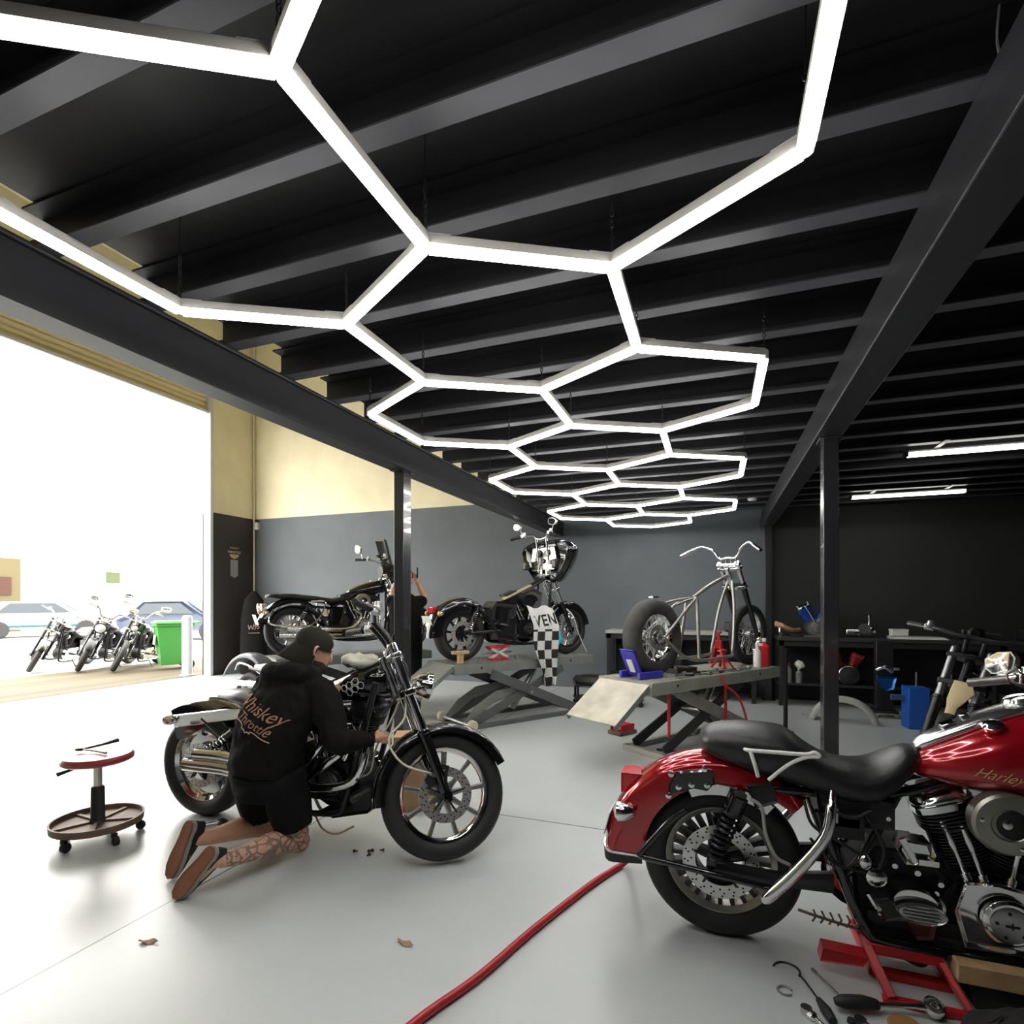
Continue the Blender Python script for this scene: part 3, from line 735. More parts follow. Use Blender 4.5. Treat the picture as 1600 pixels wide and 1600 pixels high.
def cruiser(root, **k):
    """a V-twin motorcycle; every feature an own part"""
    g = lambda a, b: k.get(a, b)
    wb, rf, rr = g('wb', 1.63), g('rf', .33), g('rr', .325)
    wf, wr = g('wf', .1), g('wr', .15)
    paint = g('paint', gloss_black); top = g('fork_top', (wb - .36, 1.0)); ax = (wb, rf)
    M = steer(top, ax, g('steer', 0)); e = g('engine', (.88, .34)); lod = g('lod', 1)
    wheel(root, 'rear_wheel', (0, rr), rr, wr, g('rim_r', .215), g('rstyle', 'alloy'), g('rns', 9), g('rim_m', chrome), g('spoke_m', alu), discs=g('rdisc', (-1,)), tyre_n=32)
    wheel(root, 'front_wheel', ax, rf, wf, g('rim_f', .24), g('fstyle', 'wire'), g('fns', 18), g('rim_m', chrome), g('fspoke_m', chrome), M=M, discs=g('fdisc', (-1,)), tyre_n=32)
    engine(root, e, g('es', 1.), g('case_m', dark_alu), g('fin_m', dark_alu), g('top_m', chrome), g('cam_m', chrome), g('air', 'round'), g('air_m', chrome))
    primary(root, e, g('prim_m', chrome))
    frame_tubes(root, [([(.0, rr), (.45, rr + .02), (.5, .3)], .12), ([(.3, .6), (.42, .35), (.55, .2), (1.1, .19), (1.22, .35), (top[0] - .03, top[1] - .12)], .13), ([(.1, .66), (.45, .62), (.75, .74), (top[0] - .05, top[1] - .06)], .05), ([(.1, .66), (.45, .45)], .12)], g('frame_m', deep_black))
    if g('fork', True): fork(root, top, ax, g('sp', .1), M, g('fork_up', chrome), g('fork_low', gloss_black), g('tree_m', chrome), rs=g('rs', .033), shroud=g('shroud', None), split=g('split', .5))
    if g('ffender', True): arc_fender(root, 'front_fender', ax, rf + .045, g('ff0', 35), g('ff1', 165), wf + .05, g('ffs', .05), paint, M, n=18)
    if g('rfender', True): arc_fender(root, 'rear_fender', (0, rr), rr + .09, g('rf0', 45), g('rf1', 165), wr + .06, g('rfs', .09), paint, n=20, flare=g('flare', 0))
    if g('seat', True):
        xloft(MB(), g('seat_secs', [(.0, .78, .05, .03, .03, 2.2), (.04, .79, .1, .06, .05, 2.4), (.25, .79, .13, .06, .06, 2.6), (.38, .74, .14, .05, .06, 2.6), (.5, .69, .15, .05, .06, 2.6), (.65, .7, .13, .06, .06, 2.6), (.74, .76, .09, .06, .06, 2.4), (.77, .78, .05, .03, .05, 2.2)])).build('seat', leather, root, ang=60)
    if g('tank', True):
        tk = xloft(MB(), g('tank_secs', [(.72, .8, .03, .03, .03, 2.2), (.76, .81, .075, .05, .05, 2.4), (.88, .85, .12, .075, .085, 2.6), (1.03, .88, .145, .095, .1, 2.6), (1.16, .9, .13, .1, .1, 2.6), (1.24, .905, .09, .085, .09, 2.4), (1.27, .9, .04, .04, .05, 2.2)])).build('fuel_tank', paint, root, ang=60)
        cx, cz = g('cap', (1.08, .975)); MB().lathe([(.03, 0), (.032, .012), (.02, .018), (0, .018)], (cx, 0, cz), (0, 0, 1), 18).build('filler_cap', chrome, tk)
    for s in (-1, 1): shock(root, g('sh0', (.16, .64)), g('sh1', (.03, rr + .02)), s * .16, g('spring_m', chrome))
    if g('bars', True):
        bars(root, g('bar_pts', [(top[0] - .02, .0, top[1] + .12), (top[0] - .02, .09, top[1] + .12), (top[0] - .03, .2, top[1] + .2), (top[0] - .12, .32, top[1] + .2), (top[0] - .22, .42, top[1] + .18)]), M, g('bar_m', chrome), r=g('bar_r', .0135))
        mb = MB(M)
        for s in (-1, 1): mb.tube([(top[0] - .03, s * .05, top[1]), (top[0] - .02, s * .05, top[1] + .13)], .018, 10)
        mb.build('riser', g('riser_m', chrome), root)
    if g('mirrors', True):
        b = g('bar_pts', [(0, 0, 0), (top[0] - .22, .42, top[1] + .18)])[-1]
        for s in g('mirror_sides', (-1, 1)):
            mirror(root, (b[0] + .03, s * (b[1] - .17), b[2]), (b[0] + .02, s * (b[1] - .02), b[2] + .15), M=M)
    if g('light', True): headlight(root, g('light_c', (top[0] + .14, 0, top[1] - .1)), g('light_r', .085), M, g('light_m', chrome))
    if g('exhaust', True):
        for p in g('pipes', [[(1.0, .6, -.1), (1.12, .5, -.16), (1.05, .28, -.19), (.8, .24, -.2), (.3, .26, -.2), (-.2, .28, -.2)], [(.78, .6, -.1), (.86, .5, -.17), (.7, .34, -.2), (.3, .34, -.2), (-.1, .36, -.2)]]):
            muffler(root, p, [.022, .022, .024, .026, .042, .042])
    if g('tail', True):
        MB().box((-.36, 0, .6), (.05, .12, .07)).build('tail_light', red_lens, root, .012)
        for s in (-1, 1): bullet(root, (-.34, s * .15, .56))
        plate(root, (-.42, 0, .47))
    if g('stand', True):
        MB().tube([(.75, .12, .2), (.72, .25, .02), (.76, .3, .01)], .011, 8, 3).build('side_stand', deep_black, root)
    mb = MB()
    for s in (-1, 1):
        mb.cyl((.62, s * .12, .3), (.62, s * .22, .29), .012, n=8); mb.cyl((.62, s * .2, .29), (.62, s * .3, .29), .022, n=12)
    mb.build('foot_peg', g('peg_m', rubber), root)
    mb = MB(); mb.prism([(.42, .42), (.6, .4), (.66, .62), (.45, .64)], -.15, .15, inset=.02); mb.build('side_cover', g('cover_m', paint), root)
    return M
def bvh_of(o):
    me = o.data
    return BVHTree.FromPolygons([v.co.copy() for v in me.vertices], [tuple(p.vertices) for p in me.polygons])
def project(target, vs, ray, lift=.002):
    """wrap points (in the target's frame) on to its surface along ray"""
    t = bvh_of(target); ray = V(ray).normalized(); out = []
    for p in vs:
        h = t.ray_cast(p - ray * .4, ray)
        out.append(h[0] + h[1] * lift if h[0] is not None else p)
    return out
def wrap_text(target, body, size, shear, o, x, y, ray, m, name, parent, off=0., spacing=1.):
    vs, fs = text_geo(body, size, shear, 0., spacing, off); B = basis(o, x, y)
    bm = bmesh.new(); vv = [bm.verts.new(v) for v in vs]
    for f in fs:
        try: bm.faces.new([vv[i] for i in f])
        except ValueError: pass
    bmesh.ops.triangulate(bm, faces=bm.faces)
    bmesh.ops.subdivide_edges(bm, edges=[e for e in bm.edges if e.calc_length() > size * .25], cuts=1)
    bm.verts.ensure_lookup_table()
    pts = project(target, [B @ v.co for v in bm.verts], ray); idx = {v: i for i, v in enumerate(bm.verts)}
    fc = [[idx[v] for v in f.verts] for f in bm.faces]; bm.free()
    mb = MB(); mb.add(pts, fc); return mb.build(name, m, parent)

# ================================================================ red touring motorcycle in the right foreground
R = thing('motorcycle', 'red touring motorcycle on a red lift jack in the right foreground', 'motorcycle', (.019, 2.50, 0))
turb = mat('black cast wheel', (.02, .02, .02), .35, .3); rimgrey = mat('machined rim lip', (.42, .4, .35), .35, .7, noise_amt=.1)
wheel(R, 'rear_wheel', (0, .318), .318, .14, .215, 'turbine', 24, rimgrey, turb, discs=(-1,), disc_r=.15, tyre_n=64)
arc_fender(R, 'rear_fender', (0, .315), .448, 44, 181, .22, lambda t: .03 + .1 * t, red_paint, n=40, crown=.05, flare=.036)
rf = R.children[-1]
arc_fender(R, 'fender_trim', (0, .315), .488, 180, 186, .226, .125, matte_black, n=4, crown=.05)
arc_fender(R, 'fender_bead', (0, .315), .488, 179.4, 180.8, .23, .125, chrome, n=3, crown=.052)
xloft(MB(), [(-.085, .81, .05, .022, .02, 2.2), (-.07, .815, .11, .045, .042, 2.3), (-.03, .818, .145, .066, .065, 2.5), (.08, .812, .16, .084, .1, 2.7), (.18, .8, .167, .095, .11, 2.7), (.245, .79, .168, .1, .115, 2.7), (.29, .776, .168, .08, .105, 2.7), (.34, .75, .168, .062, .09, 2.7), (.42, .712, .175, .062, .075, 2.7), (.5, .698, .178, .07, .068, 2.7), (.57, .712, .168, .076, .064, 2.7), (.625, .755, .14, .075, .056, 2.5), (.665, .79, .105, .065, .045, 2.4), (.7, .81, .065, .045, .035, 2.2), (.712, .812, .03, .02, .02, 2.)], 28).build('seat', leather, R, ang=70, sub=1)
tank = xloft(MB(), [(.655, .772, .03, .022, .015, 2.2), (.68, .778, .075, .05, .03, 2.3), (.74, .79, .125, .085, .055, 2.4), (.83, .81, .16, .115, .09, 2.5), (.93, .83, .18, .15, .125, 2.6), (1.04, .85, .185, .175, .145, 2.6), (1.14, .865, .175, .175, .15, 2.6), (1.22, .88, .135, .14, .14, 2.5), (1.27, .9, .06, .06, .07, 2.3)], 32).build('fuel_tank', red_paint, R, ang=70, sub=1)
con = MB()
con.loft([selring((x, 0, z), (0, 1, 0), (-.45, 0, .9), w_, .02, .02, 3.5, 16) for x, z, w_ in ((.69, .838, .035), (.72, .872, .05), (.8, .915, .062), (.9, .972, .068), (1.0, 1.015, .07), (1.1, 1.04, .065), (1.18, 1.04, .05))])
co = con.build('console', mat('brushed chrome console', (.86, .86, .85), .2, 1.), tank, ang=50, sub=1)
MB().lathe([(.05, 0), (.055, .012), (.045, .024), (.0, .028)], (1.02, 0, 1.035), (-.3, 0, 1), 26).build('speedometer', chrome, co)
MB().lathe([(.03, 0), (.033, .016), (.02, .024), (0, .024)], (.9, -.1, .955), (-.3, -.4, 1), 20).build('filler_cap', chrome, co)
MB().box((.8, 0, .94), (.05, .05, .02), (0, -.5, 0)).box((.86, .02, .968), (.03, .03, .03), (0, -.5, 0)).build('latch', chrome, co, .004)
gold_script = mat('gold script', (.75, .5, .2), .3, .6)
wrap_text(tank, 'Harley-Davidson', .048, .6, (.985, -.25, .795), (1, 0, -.1), (0, 0, 1), (0, 1, 0), gold_script, 'tank_lettering', tank, -.0004)
# tail lamp and indicators
MB().prism([(-.41, .645), (-.31, .648), (-.305, .57), (-.345, .565), (-.41, .56)], -.062, .062, inset=.01).build('tail_light', red_lens, R)
MB().prism([(-.318, .63), (-.285, .64), (-.27, .57), (-.31, .558)], -.07, .07, inset=.006).build('tail_light_base', chrome, R)
for s in (-1, 1): bullet(R, (-.4, s * .135, .5), chrome, glass_white, (-1, 0, -.1), .042)
MB().tube([(-.375, -.16, .5), (-.375, .16, .5)], .012, 8).box((-.37, 0, .5), (.03, .1, .05)).build('indicator_bar', matte_black, R)
MB().box((-.47, 0, .42), (.004, .17, .1), (0, .25, 0)).build('number_plate', white_plastic, R)
for s in (-1, 1):
    # fender strut, saddlebag bracket, support rail, chrome bag guard, shock
    mb = MB(); arc = [(cos(a) * .345, .315 + sin(a) * .345) for a in [radians(112 - 3.6 * i) for i in range(17)]]; arc2 = [(x * .86, .315 + (z - .315) * .87) for x, z in arc]
    mb.prism(arc + arc2[::-1], s * .112, s * .128, inset=.003); st = mb.build('fender_strut', chrome, R)
    mb = MB(); mb.prism([(-.2, .64), (-.17, .7), (-.05, .722), (-.03, .72), (-.02, .67), (-.05, .635), (-.1, .64), (-.165, .615), (-.2, .6)], s * .125, s * .15, inset=.006)
    mb.mi = 1
    for x, z in ((-.19, .69), (-.06, .725), (-.05, .66), (-.11, .655), (-.16, .64), (-.2, .6)): mb.lathe([(.0, .012), (.012, .008), (.012, -.012), (0, -.012)], (x, s * .15, z), (0, s, 0), 10)
    mb.build('bag_bracket', [gloss_black, chrome], R)
    MB().tube([(-.13, s * .18, .56), (-.2, s * .19, .5), (-.3, s * .2, .375), (-.3, s * .2, .352), (-.2, s * .2, .342), (.16, s * .2, .31), (.18, s * .19, .305)], .0125, 10, 4).build('support_rail', gloss_black, R)
    MB().tube([(.385, s * .2, .7), (.375, s * .24, .65), (.355, s * .25, .55), (.27, s * .25, .42), (.17, s * .25, .3), (.155, s * .24, .285)], [.012, .016, .02, .022, .022, .016], 12, 4).build('bag_guard', chrome, R)
    shock(R, (.075, .645), (-.035, .35), s * .16, deep_black, gloss_black, .034, 9)
mb = MB().tube([(.11, -.165, .63), (.15, -.17, .6), (.165, -.17, .5), (.2, -.17, .42), (.25, -.16, .39)], .007, 8, 6); mb.build('brake_line', mat('grey brake line', (.4, .38, .34), .4), R)
mb = MB().prism([(.1, .67), (.19, .69), (.21, .62), (.13, .585)], -.15, -.11, inset=.008); mb.build('reservoir', matte_black, R)
# swing arm, gearbox, battery box, frame
for s in (-1, 1): MB().loft([selring((x, s * .135, z), (0, 1, 0), (0, 0, 1), .02, h, h, 4, 14) for x, z, h in ((-.05, .318, .02), (.0, .318, .034), (.2, .32, .026), (.4, .34, .04))]).build('swing_arm', satin_black, R)
mb = MB()
for s in (-1, 1):
    mb.tube([(.1, s * .09, .66), (.3, s * .1, .66), (.6, s * .08, .68), (.95, s * .05, .82), (1.28, s * .03, .95)], .018, 10, 4)
    mb.tube([(.35, s * .12, .6), (.42, s * .13, .4), (.5, s * .14, .2), (.6, s * .14, .155), (1.1, s * .14, .165), (1.2, s * .12, .3), (1.3, s * .05, .85)], .021, 12, 5)
    mb.tube([(.62, s * .08, .68), (.5, s * .12, .45), (.42, s * .13, .35)], .016, 10, 4)
mb.tube([(1.24, 0, 1.06), (1.33, 0, .84)], .04, 14)
mb.build('frame', gloss_black, R)
mb = MB().prism([(.36, .55), (.6, .56), (.6, .66), (.34, .68)], -.13, .13, inset=.015); mb.box((.45, -.13, .56), (.1, .04, .09)).build('battery_box', matte_black, R, .006)
mb = MB()
mb.box((.43, -.135, .575), (.12, .03, .045)); mb.box((.4, -.15, .6), (.03, .02, .06)); mb.build('relay_cover', alu, R, .006)
mb = MB()
for p in ([(.3, -.14, .64), (.33, -.15, .55), (.42, -.15, .5), (.5, -.14, .45)], [(.36, -.15, .64), (.45, -.16, .6), (.52, -.15, .63)], [(.32, -.15, .5), (.4, -.155, .42), (.5, -.15, .4)], [(.5, -.14, .62), (.56, -.15, .5), (.53, -.15, .38)]):
    mb.tube(p, .006, 7, 6)
mb.build('wiring_loom', matte_black, R)
engine(R, (.905, .285), 1., mat('wrinkle black engine', (.012, .012, .013), .5, .2), dark_alu, chrome, chrome, 'round', mat('satin nickel', (.34, .33, .29), .35, .9), radians(19.5), chrome, .135)
primary(R, (.905, .29), chrome)
# right-side gearbox covers
mb = MB(); mb.prism([(.655 + cos(t) * .085, .32 + sin(t) * .062) for t in [2 * pi * i / 28 for i in range(28)]], -.175, -.1, inset=.018)
mb.build('gearbox_cover', chrome, R)
gbc = R.children[-1]
mb = MB(); mb.prism([(.665 + cos(t) * .075, .295 + sin(t) * .034) for t in [2 * pi * i / 28 for i in range(28)]], -.19, -.17, inset=.006)
for i in range(4): mb.box((.665, -.191, .277 + i * .012), (.12 - abs(i - 1.5) * .02, .006, .004))
mb.build('ribbed_cover', alu, gbc)
mb = MB(); mb.prism([(.6, .5), (.615, .545), (.7, .54), (.715, .5), (.7, .46), (.625, .455)], -.16, -.08, inset=.014); mb.prism([(.6, .545), (.62, .555), (.66, .47), (.645, .46)], -.172, -.158, inset=.003); mb.box((.69, -.165, .475), (.06, .02, .02)).build('starter_cover', chrome, R, .003)
for x, z, r in ((.6, .43, .012), (.55, .37, .014), (.67, .415, .013), (.74, .385, .012), (.725, .35, .013), (.535, .42, .016), (.51, .47, .012), (.43, .5, .01), (.58, .6, .01), (.5, .53, .008)): MB().lathe([(0, .008), (r * .8, .008), (r, .003), (r, -.03), (0, -.03)], (x, -.12, z), (0, -1, 0), 10).build('bolt_head', chrome, R)
mb = MB(); mb.ball((.5, -.15, .44), .03, sc=(.8, .7, 1)); mb.lathe([(.03, 0), (.034, .02), (.02, .03), (0, .03)], (.535, -.14, .39), (0, -1, 0), 16); mb.build('oil_filler', chrome, R)
mb = MB(); mb.prism([(.51, .33), (.56, .345), (.6, .285), (.55, .265)], -.215, -.2, inset=.004); mb.mi = 1; mb.tube([(.5, -.2, .35), (.53, -.205, .3), (.55, -.19, .27), (.62, -.17, .265)], .012, 8, 4); mb.build('brake_pedal', [rubber, chrome], R)
mb = MB(); mb.prism([(.62, .25), (.72, .25), (.71, .195), (.66, .185)], -.15, -.1, inset=.01); mb.build('oil_pan_plug', mat('dull red drain pan', (.12, .02, .02), .4), R)
mb = MB().prism([(.5, .2), (.55, .16), (1.05, .17), (1.08, .22), (.8, .26), (.5, .26)], -.12, .12, inset=.02); mb.build('sump', satin_black, R)
MB().tube([(.09, -.155, .82), (.11, -.178, .822), (.2, -.181, .824), (.3, -.183, .826), (.33, -.184, .836), (.345, -.184, .822), (.3, -.184, .815), (.24, -.184, .78), (.175, -.17, .712)], .0075, 8, 5).tube([(.11, -.181, .818), (.125, -.184, .77), (.137, -.176, .722)], .0075, 8, 3).build('white_cord', mat('white cord', (.78, .77, .74), .7, noise_amt=.1, noise_scale=50), R)
# loose exhaust bracket hanging under the frame
mb = MB().tube([(.28, -.14, .215), (.33, -.15, .21), (.42, -.15, .195), (.5, -.14, .18)], .006, 6, 4)
for i in range(6): mb.tube([(.33 + i * .028, -.15, .23), (.34 + i * .028, -.155, .21), (.328 + i * .028, -.15, .185)], .004, 5)
mb.build('dangling_wire', rust_steel, R)
# front end (outside the frame)
wheel(R, 'front_wheel', (1.62, .318), .318, .12, .225, 'turbine', 20, rimgrey, turb, discs=(-1, 1), tyre_n=32)
fork(R, (1.3, 1.0), (1.62, .318), .11, None, gloss_black, chrome, gloss_black)
arc_fender(R, 'front_fender', (1.62, .318), .38, 20, 190, .18, .12, red_paint, n=20)
headlight(R, (1.47, 0, .93), .1)
bars(R, [(1.27, 0, 1.07), (1.27, .1, 1.08), (1.2, .3, 1.1), (1.02, .42, 1.05)], None, chrome, .014, mat('brushed grip', (.2, .19, .18), .3, .7))
for s in (1, -1): mirror(R, (1.17, s * .33, 1.09), (1.136, s * .447, 1.136), .068, .055, None, chrome, (-.9, -.43 * s, .05), -s)

# ================================================================ black motorcycle being repaired
B1 = thing('motorcycle', 'black chopped motorcycle with chrome forks being repaired by the kneeling person', 'motorcycle', (-3.16, 2.70, 0))
T1 = (1.43, 1.075)
MB1 = cruiser(B1, wb=1.75, rf=.34, rr=.335, wf=.115, wr=.17, rim_r=.23, rim_f=.245, steer=42, fork_top=T1, engine=(1.1, .37), es=1.02, rstyle='disc', fstyle='alloy', fns=9, fspoke_m=alu, spoke_m=chrome,
    seat_secs=[(.16, .8, .05, .02, .02, 2.2), (.2, .8, .1, .035, .03, 2.4), (.4, .8, .14, .05, .05, 2.6), (.55, .77, .15, .045, .05, 2.6), (.7, .75, .15, .05, .05, 2.6), (.85, .77, .13, .06, .05, 2.6), (.96, .82, .09, .05, .05, 2.4), (1.0, .83, .05, .03, .03, 2.2)],
    tank_secs=[(.95, .85, .03, .02, .03, 2.2), (1.0, .865, .08, .035, .05, 2.4), (1.1, .9, .125, .06, .085, 2.6), (1.24, .93, .15, .085, .1, 2.6), (1.36, .95, .13, .09, .1, 2.6), (1.42, .955, .09, .075, .09, 2.4), (1.45, .95, .04, .035, .05, 2.2)],
    cap=(1.2, 1.005), rf0=38, rf1=118, rfs=.05, ff0=28, ff1=190, ffs=.03, split=.55, rs=.031, fork_up=chrome, light_c=(T1[0] + .2, 0, .93), light_r=.075,
    bar_pts=[(1.3, 0, 1.27), (1.3, .1, 1.27), (1.27, .26, 1.29), (1.18, .37, 1.29)], bar_m=deep_black, riser_m=deep_black, mirrors=False, tail=False, sh0=(.42, .62), sh1=(.08, .4), top_m=dark_alu, cam_m=satin_black, air_m=gloss_black, air='oval',
    pipes=[[(1.22, .7, -.1), (1.36, .6, -.17), (1.3, .42, -.2), (1.05, .36, -.21), (.75, .37, -.21), (.4, .395, -.21), (.06, .39, -.21)], [(1.0, .7, -.1), (1.06, .58, -.18), (.9, .45, -.2), (.7, .43, -.2), (.4, .46, -.2), (.14, .455, -.2)]], stand=True)
for s in (-1, 1):
    mb = MB(); mb.prism([(-.16, .61), (-.13, .585), (.42, .68), (.42, .74), (.3, .735), (-.15, .665)], s * .115, s * .13, inset=.005); mb.build('fender_strut', chrome, B1)
    bullet(B1, (-.17, s * .15, .635), chrome, red_lens, (-1, 0, -.1), .034)
    mb = MB(); mb.prism([(-.17, .6), (-.14, .505), (-.1, .5), (.1, .6), (.3, .66), (.0, .63)], s * .1, s * .112, inset=.003); mb.build('fender_side', gloss_black, B1)
mb = MB()
for s in (-1, 1): mb.tube([(T1[0] - .01, s * .055, 1.09), (T1[0] - .04, s * .06, 1.17), (1.3, s * .06, 1.27)], .02, 12, 4)
mb.M = MB1; mb2 = MB(MB1); mb2.v = [MB1 @ p for p in mb.v]; mb2.f = mb.f; mb2.m = mb.m; mb2.build('tall_riser', deep_black, B1)
mb = MB(MB1); mb.prism([(1.63, .42), (1.68, .5), (1.76, .49), (1.74, .4), (1.66, .37)], -.095, -.045, inset=.008); mb.mi = 1; mb.prism([(1.65, .44), (1.69, .485), (1.735, .47), (1.7, .42)], -.105, -.09, inset=.006); mb.build('brake_caliper', [matte_black, alu], B1)
spark(B1, [(1.5, -.04, .9), (1.5, -.1, .74), (1.42, -.14, .62), (1.5, -.14, .5), (1.66, -.1, .45)], wire_white, .0055, 'pale_cable', MB1)
spark(B1, [(1.5, -.02, .88), (1.48, -.1, .75), (1.4, -.12, .6), (1.36, -.12, .46), (1.3, -.12, .42)], wire_white, .0055, 'pale_cable')
spark(B1, [(.98, -.12, .16), (1.05, -.14, .1), (1.15, -.15, .09), (1.27, -.15, .15)], mat('tan cable', (.42, .3, .18), .5), .006, 'low_cable')
spark(B1, [(T1[0], -.06, 1.1), (1.5, -.1, 1.0), (1.45, -.12, .85), (1.38, -.1, .75)], matte_black, .008, 'brake_hose', MB1)
mb = MB().prism([(1.02, .2), (1.1, .16), (1.34, .22), (1.42, .3), (1.4, .42), (1.2, .3)], -.12, .12, inset=.015); mb.build('sump', satin_black, B1)
mb = MB().tube([(.88, -.16, .3), (1.02, -.2, .42), (1.13, -.2, .5), (1.2, -.18, .55)], [.012, .02, .022, .018], 10, 4); mb.build('control_arm', chrome, B1)
mb = MB().cyl((1.37, -.3, .36), (1.37, -.14, .36), .017); mb.build('forward_peg', rubber, B1)
# shield badge and honeycomb decal on the tank
tk1 = [c for c in B1.children if c.name.startswith('fuel_tank')][0]
def decal(poly, o, name, m, lift=.002):
    mb = MB(); vs = []; cx = sum(p[0] for p in poly) / len(poly); cz = sum(p[1] for p in poly) / len(poly)
    pts = [V((o[0] + cx, -.3, o[1] + cz))] + [V((o[0] + x, -.3, o[1] + z)) for x, z in poly]
    pts = project(tk1, pts, (0, 1, 0), lift); n = len(poly); mb.add(pts, [(0, 1 + i, 1 + (i + 1) % n) for i in range(n)]); return mb.build(name, m, tk1)
decal([(-.04, .035), (-.02, .028), (0, .038), (.02, .028), (.04, .035), (.04, -.005), (.02, -.03), (0, -.042), (-.02, -.03), (-.04, -.005)], (1.14, .92), 'shield_badge', brass)
mb = MB()
for i, (x, z) in enumerate(((0, 0), (.036, .02), (.035, -.022), (.072, 0), (.072, .042), (.108, .022))):
    q = [V((1.2 + x + cos(pi / 3 * k) * .02, -.3, .915 + z + sin(pi / 3 * k) * .02)) for k in range(6)]
    mb.tube(project(tk1, q, (0, 1, 0), .001), .0022, 5, closed=True)
mb.build('honeycomb_decal', white_plastic, tk1)
# ---------------------------------------------------------------- kneeling mechanic
def shoe(parent, toe, heel, up, name='shoe', L=.285):
    M = basis(toe, V(heel) - V(toe), up)
    # local: x toe->heel, y (up dir) , z side
    out = [(0, 0), (.012, .028), (.05, .046), (.1, .048), (.15, .04), (.2, .034), (.25, .034), (.275, .024), (.285, 0), (.275, -.024), (.25, -.034), (.2, -.034), (.15, -.036), (.1, -.042), (.05, -.04), (.012, -.026)]
    mb = MB(M)
    mb.prism([(x, z) for x, z in out], 0, .012, inset=.002)
    sole = mb.build(name, gum, parent)
    mb = MB(M); mb.loft([[(x * k + o_, y, z * k2) for x, z in out] for y, k, o_, k2 in ((.011, 1.01, -.001, 1.04), (.032, 1.01, -.001, 1.04))]); mb.build('foxing', foxing, sole)
    mb = MB(M)
    rings = []
    for x, hw, h in ((.004, .01, .035), (.02, .03, .05), (.06, .042, .06), (.1, .042, .075), (.14, .038, .095), (.18, .036, .105), (.23, .036, .105), (.265, .03, .1), (.281, .012, .09)):
        rings.append([V((x, .028 + (h - .028) * (sin(a) if a < pi else 0), hw * cos(a))) for a in [pi * i / 10 for i in range(11)]])
    mb.loft(rings); mb.build('upper', canvas, sole, ang=60)
    return sole
def hand(mb, wrist, palm_dir, normal, s=1., curl=.9, side=1):
    """five fingers grown from a palm; normal = back of the hand, side=+1 puts the thumb on +cross side"""
    d = V(palm_dir).normalized(); n = V(normal); n = (n - d * n.dot(d)).normalized(); x = d.cross(n) * side; w = V(wrist)
    mb.tube([w, w + d * .03 * s, w + d * .08 * s], [.024 * s, .03 * s, .03 * s], 10, flat=.7)
    for i, (off, L) in enumerate(((-.03, .075), (-.011, .085), (.009, .08), (.028, .062))):
        p = w + d * .082 * s + x * (-off * s); a = 0; pts = [w + d * .05 * s + x * (-off * .8 * s), p]
        for k, f in enumerate((.42, .32, .26)):
            a += curl * (.55 if k == 0 else .75); p = p + (d * cos(a) - n * sin(a)) * (L * f * s); pts.append(p)
        mb.tube(pts, [.0105 * s, .0105 * s, .0095 * s, .009 * s, .0075 * s], 8)
    p = w + d * .03 * s + x * .026 * s
    mb.tube([w + d * .02 * s + x * .01 * s, p, p + (d * .6 + x * .7) * .032 * s - n * .01 * s, p + (d * .9 + x * .5) * .058 * s - n * .03 * s], [.013 * s, .0125 * s, .0105 * s, .0085 * s], 8)
def head(mb, c, f, up, s=1.):
    """head with brow, nose, lips, jaw and ears; f = facing direction"""
    f = V(f).normalized(); up = V(up); up = (up - f * up.dot(f)).normalized(); r = f.cross(up); c = V(c)
    P = lambda a, b, h: c + f * a * s + r * b * s + up * h * s
    mb.loft([selring(P(a, 0, h), f, r, fa, rb, rb, 2.1, 20) for h, a, fa, rb in ((-.115, .045, .03, .02), (-.1, .035, .055, .045), (-.07, .02, .075, .062), (-.03, .008, .09, .07), (.02, -.004, .1, .077), (.06, -.008, .1, .077), (.09, -.01, .085, .067), (.112, -.01, .055, .045), (.12, -.01, .02, .02))])
    mb.tube([P(.09, 0, .02), P(.112, 0, -.015), P(.112, 0, -.03), P(.09, 0, -.035)], [.01, .014, .016, .01], 8)
    mb.ball(P(.083, 0, -.058), .018 * s, sc=(1.2, 1.2, .6)); mb.ball(P(.07, 0, -.1), .024 * s)
    for k in (-1, 1):
        mb.ball(P(.084, k * .03, .014), .014 * s); mb.tube([P(.09, k * .012, .03), P(.088, k * .05, .032)], .009 * s, 6)
        mb.tube([P(-.005, k * .072, -.035), P(-.02, k * .088, -.01), P(-.02, k * .09, .02), P(0, k * .078, .028)], .0085 * s, 7, 3)
    return P
def wrinkle(o, amp=.006, sc=9., seed=0):
    for v in o.data.vertices:
        n = v.normal; p = v.co * sc + V((seed, 0, 0)); v.co = v.co + n * (noise.noise(p) * amp + noise.noise(p * 2.3) * amp * .5)
    o.data.update()
PB = V((-2.27, 2.3, 0))
kn = thing('person', 'kneeling person in black hoodie, shorts and backward cap working on the black motorcycle', 'person', PB)
L_ = lambda *p: V(p) - PB
hip_r, hip_l = L_(-2.185, 2.32, .47), L_(-2.42, 2.34, .47)
kn_r, kn_l = L_(-2.165, 2.43, .075), L_(-2.46, 2.5, .08)
an_r, an_l = L_(-2.245, 1.985, .15), L_(-2.535, 2.085, .17)
pel, wai, che, nek = L_(-2.3, 2.33, .5), L_(-2.285, 2.33, .64), L_(-2.22, 2.38, .84), L_(-2.165, 2.44, .985)
hd = L_(-2.14, 2.515, 1.125); sh_r, sh_l = L_(-2.0, 2.42, .905), L_(-2.40, 2.46, .92)
el_r, el_l = L_(-1.855, 2.36, .68), L_(-2.5, 2.44, .66); wr_r, wr_l = L_(-1.745, 2.52, .655), L_(-2.36, 2.555, .6)
face = V((.5, .8, -.32))
mb = MB()
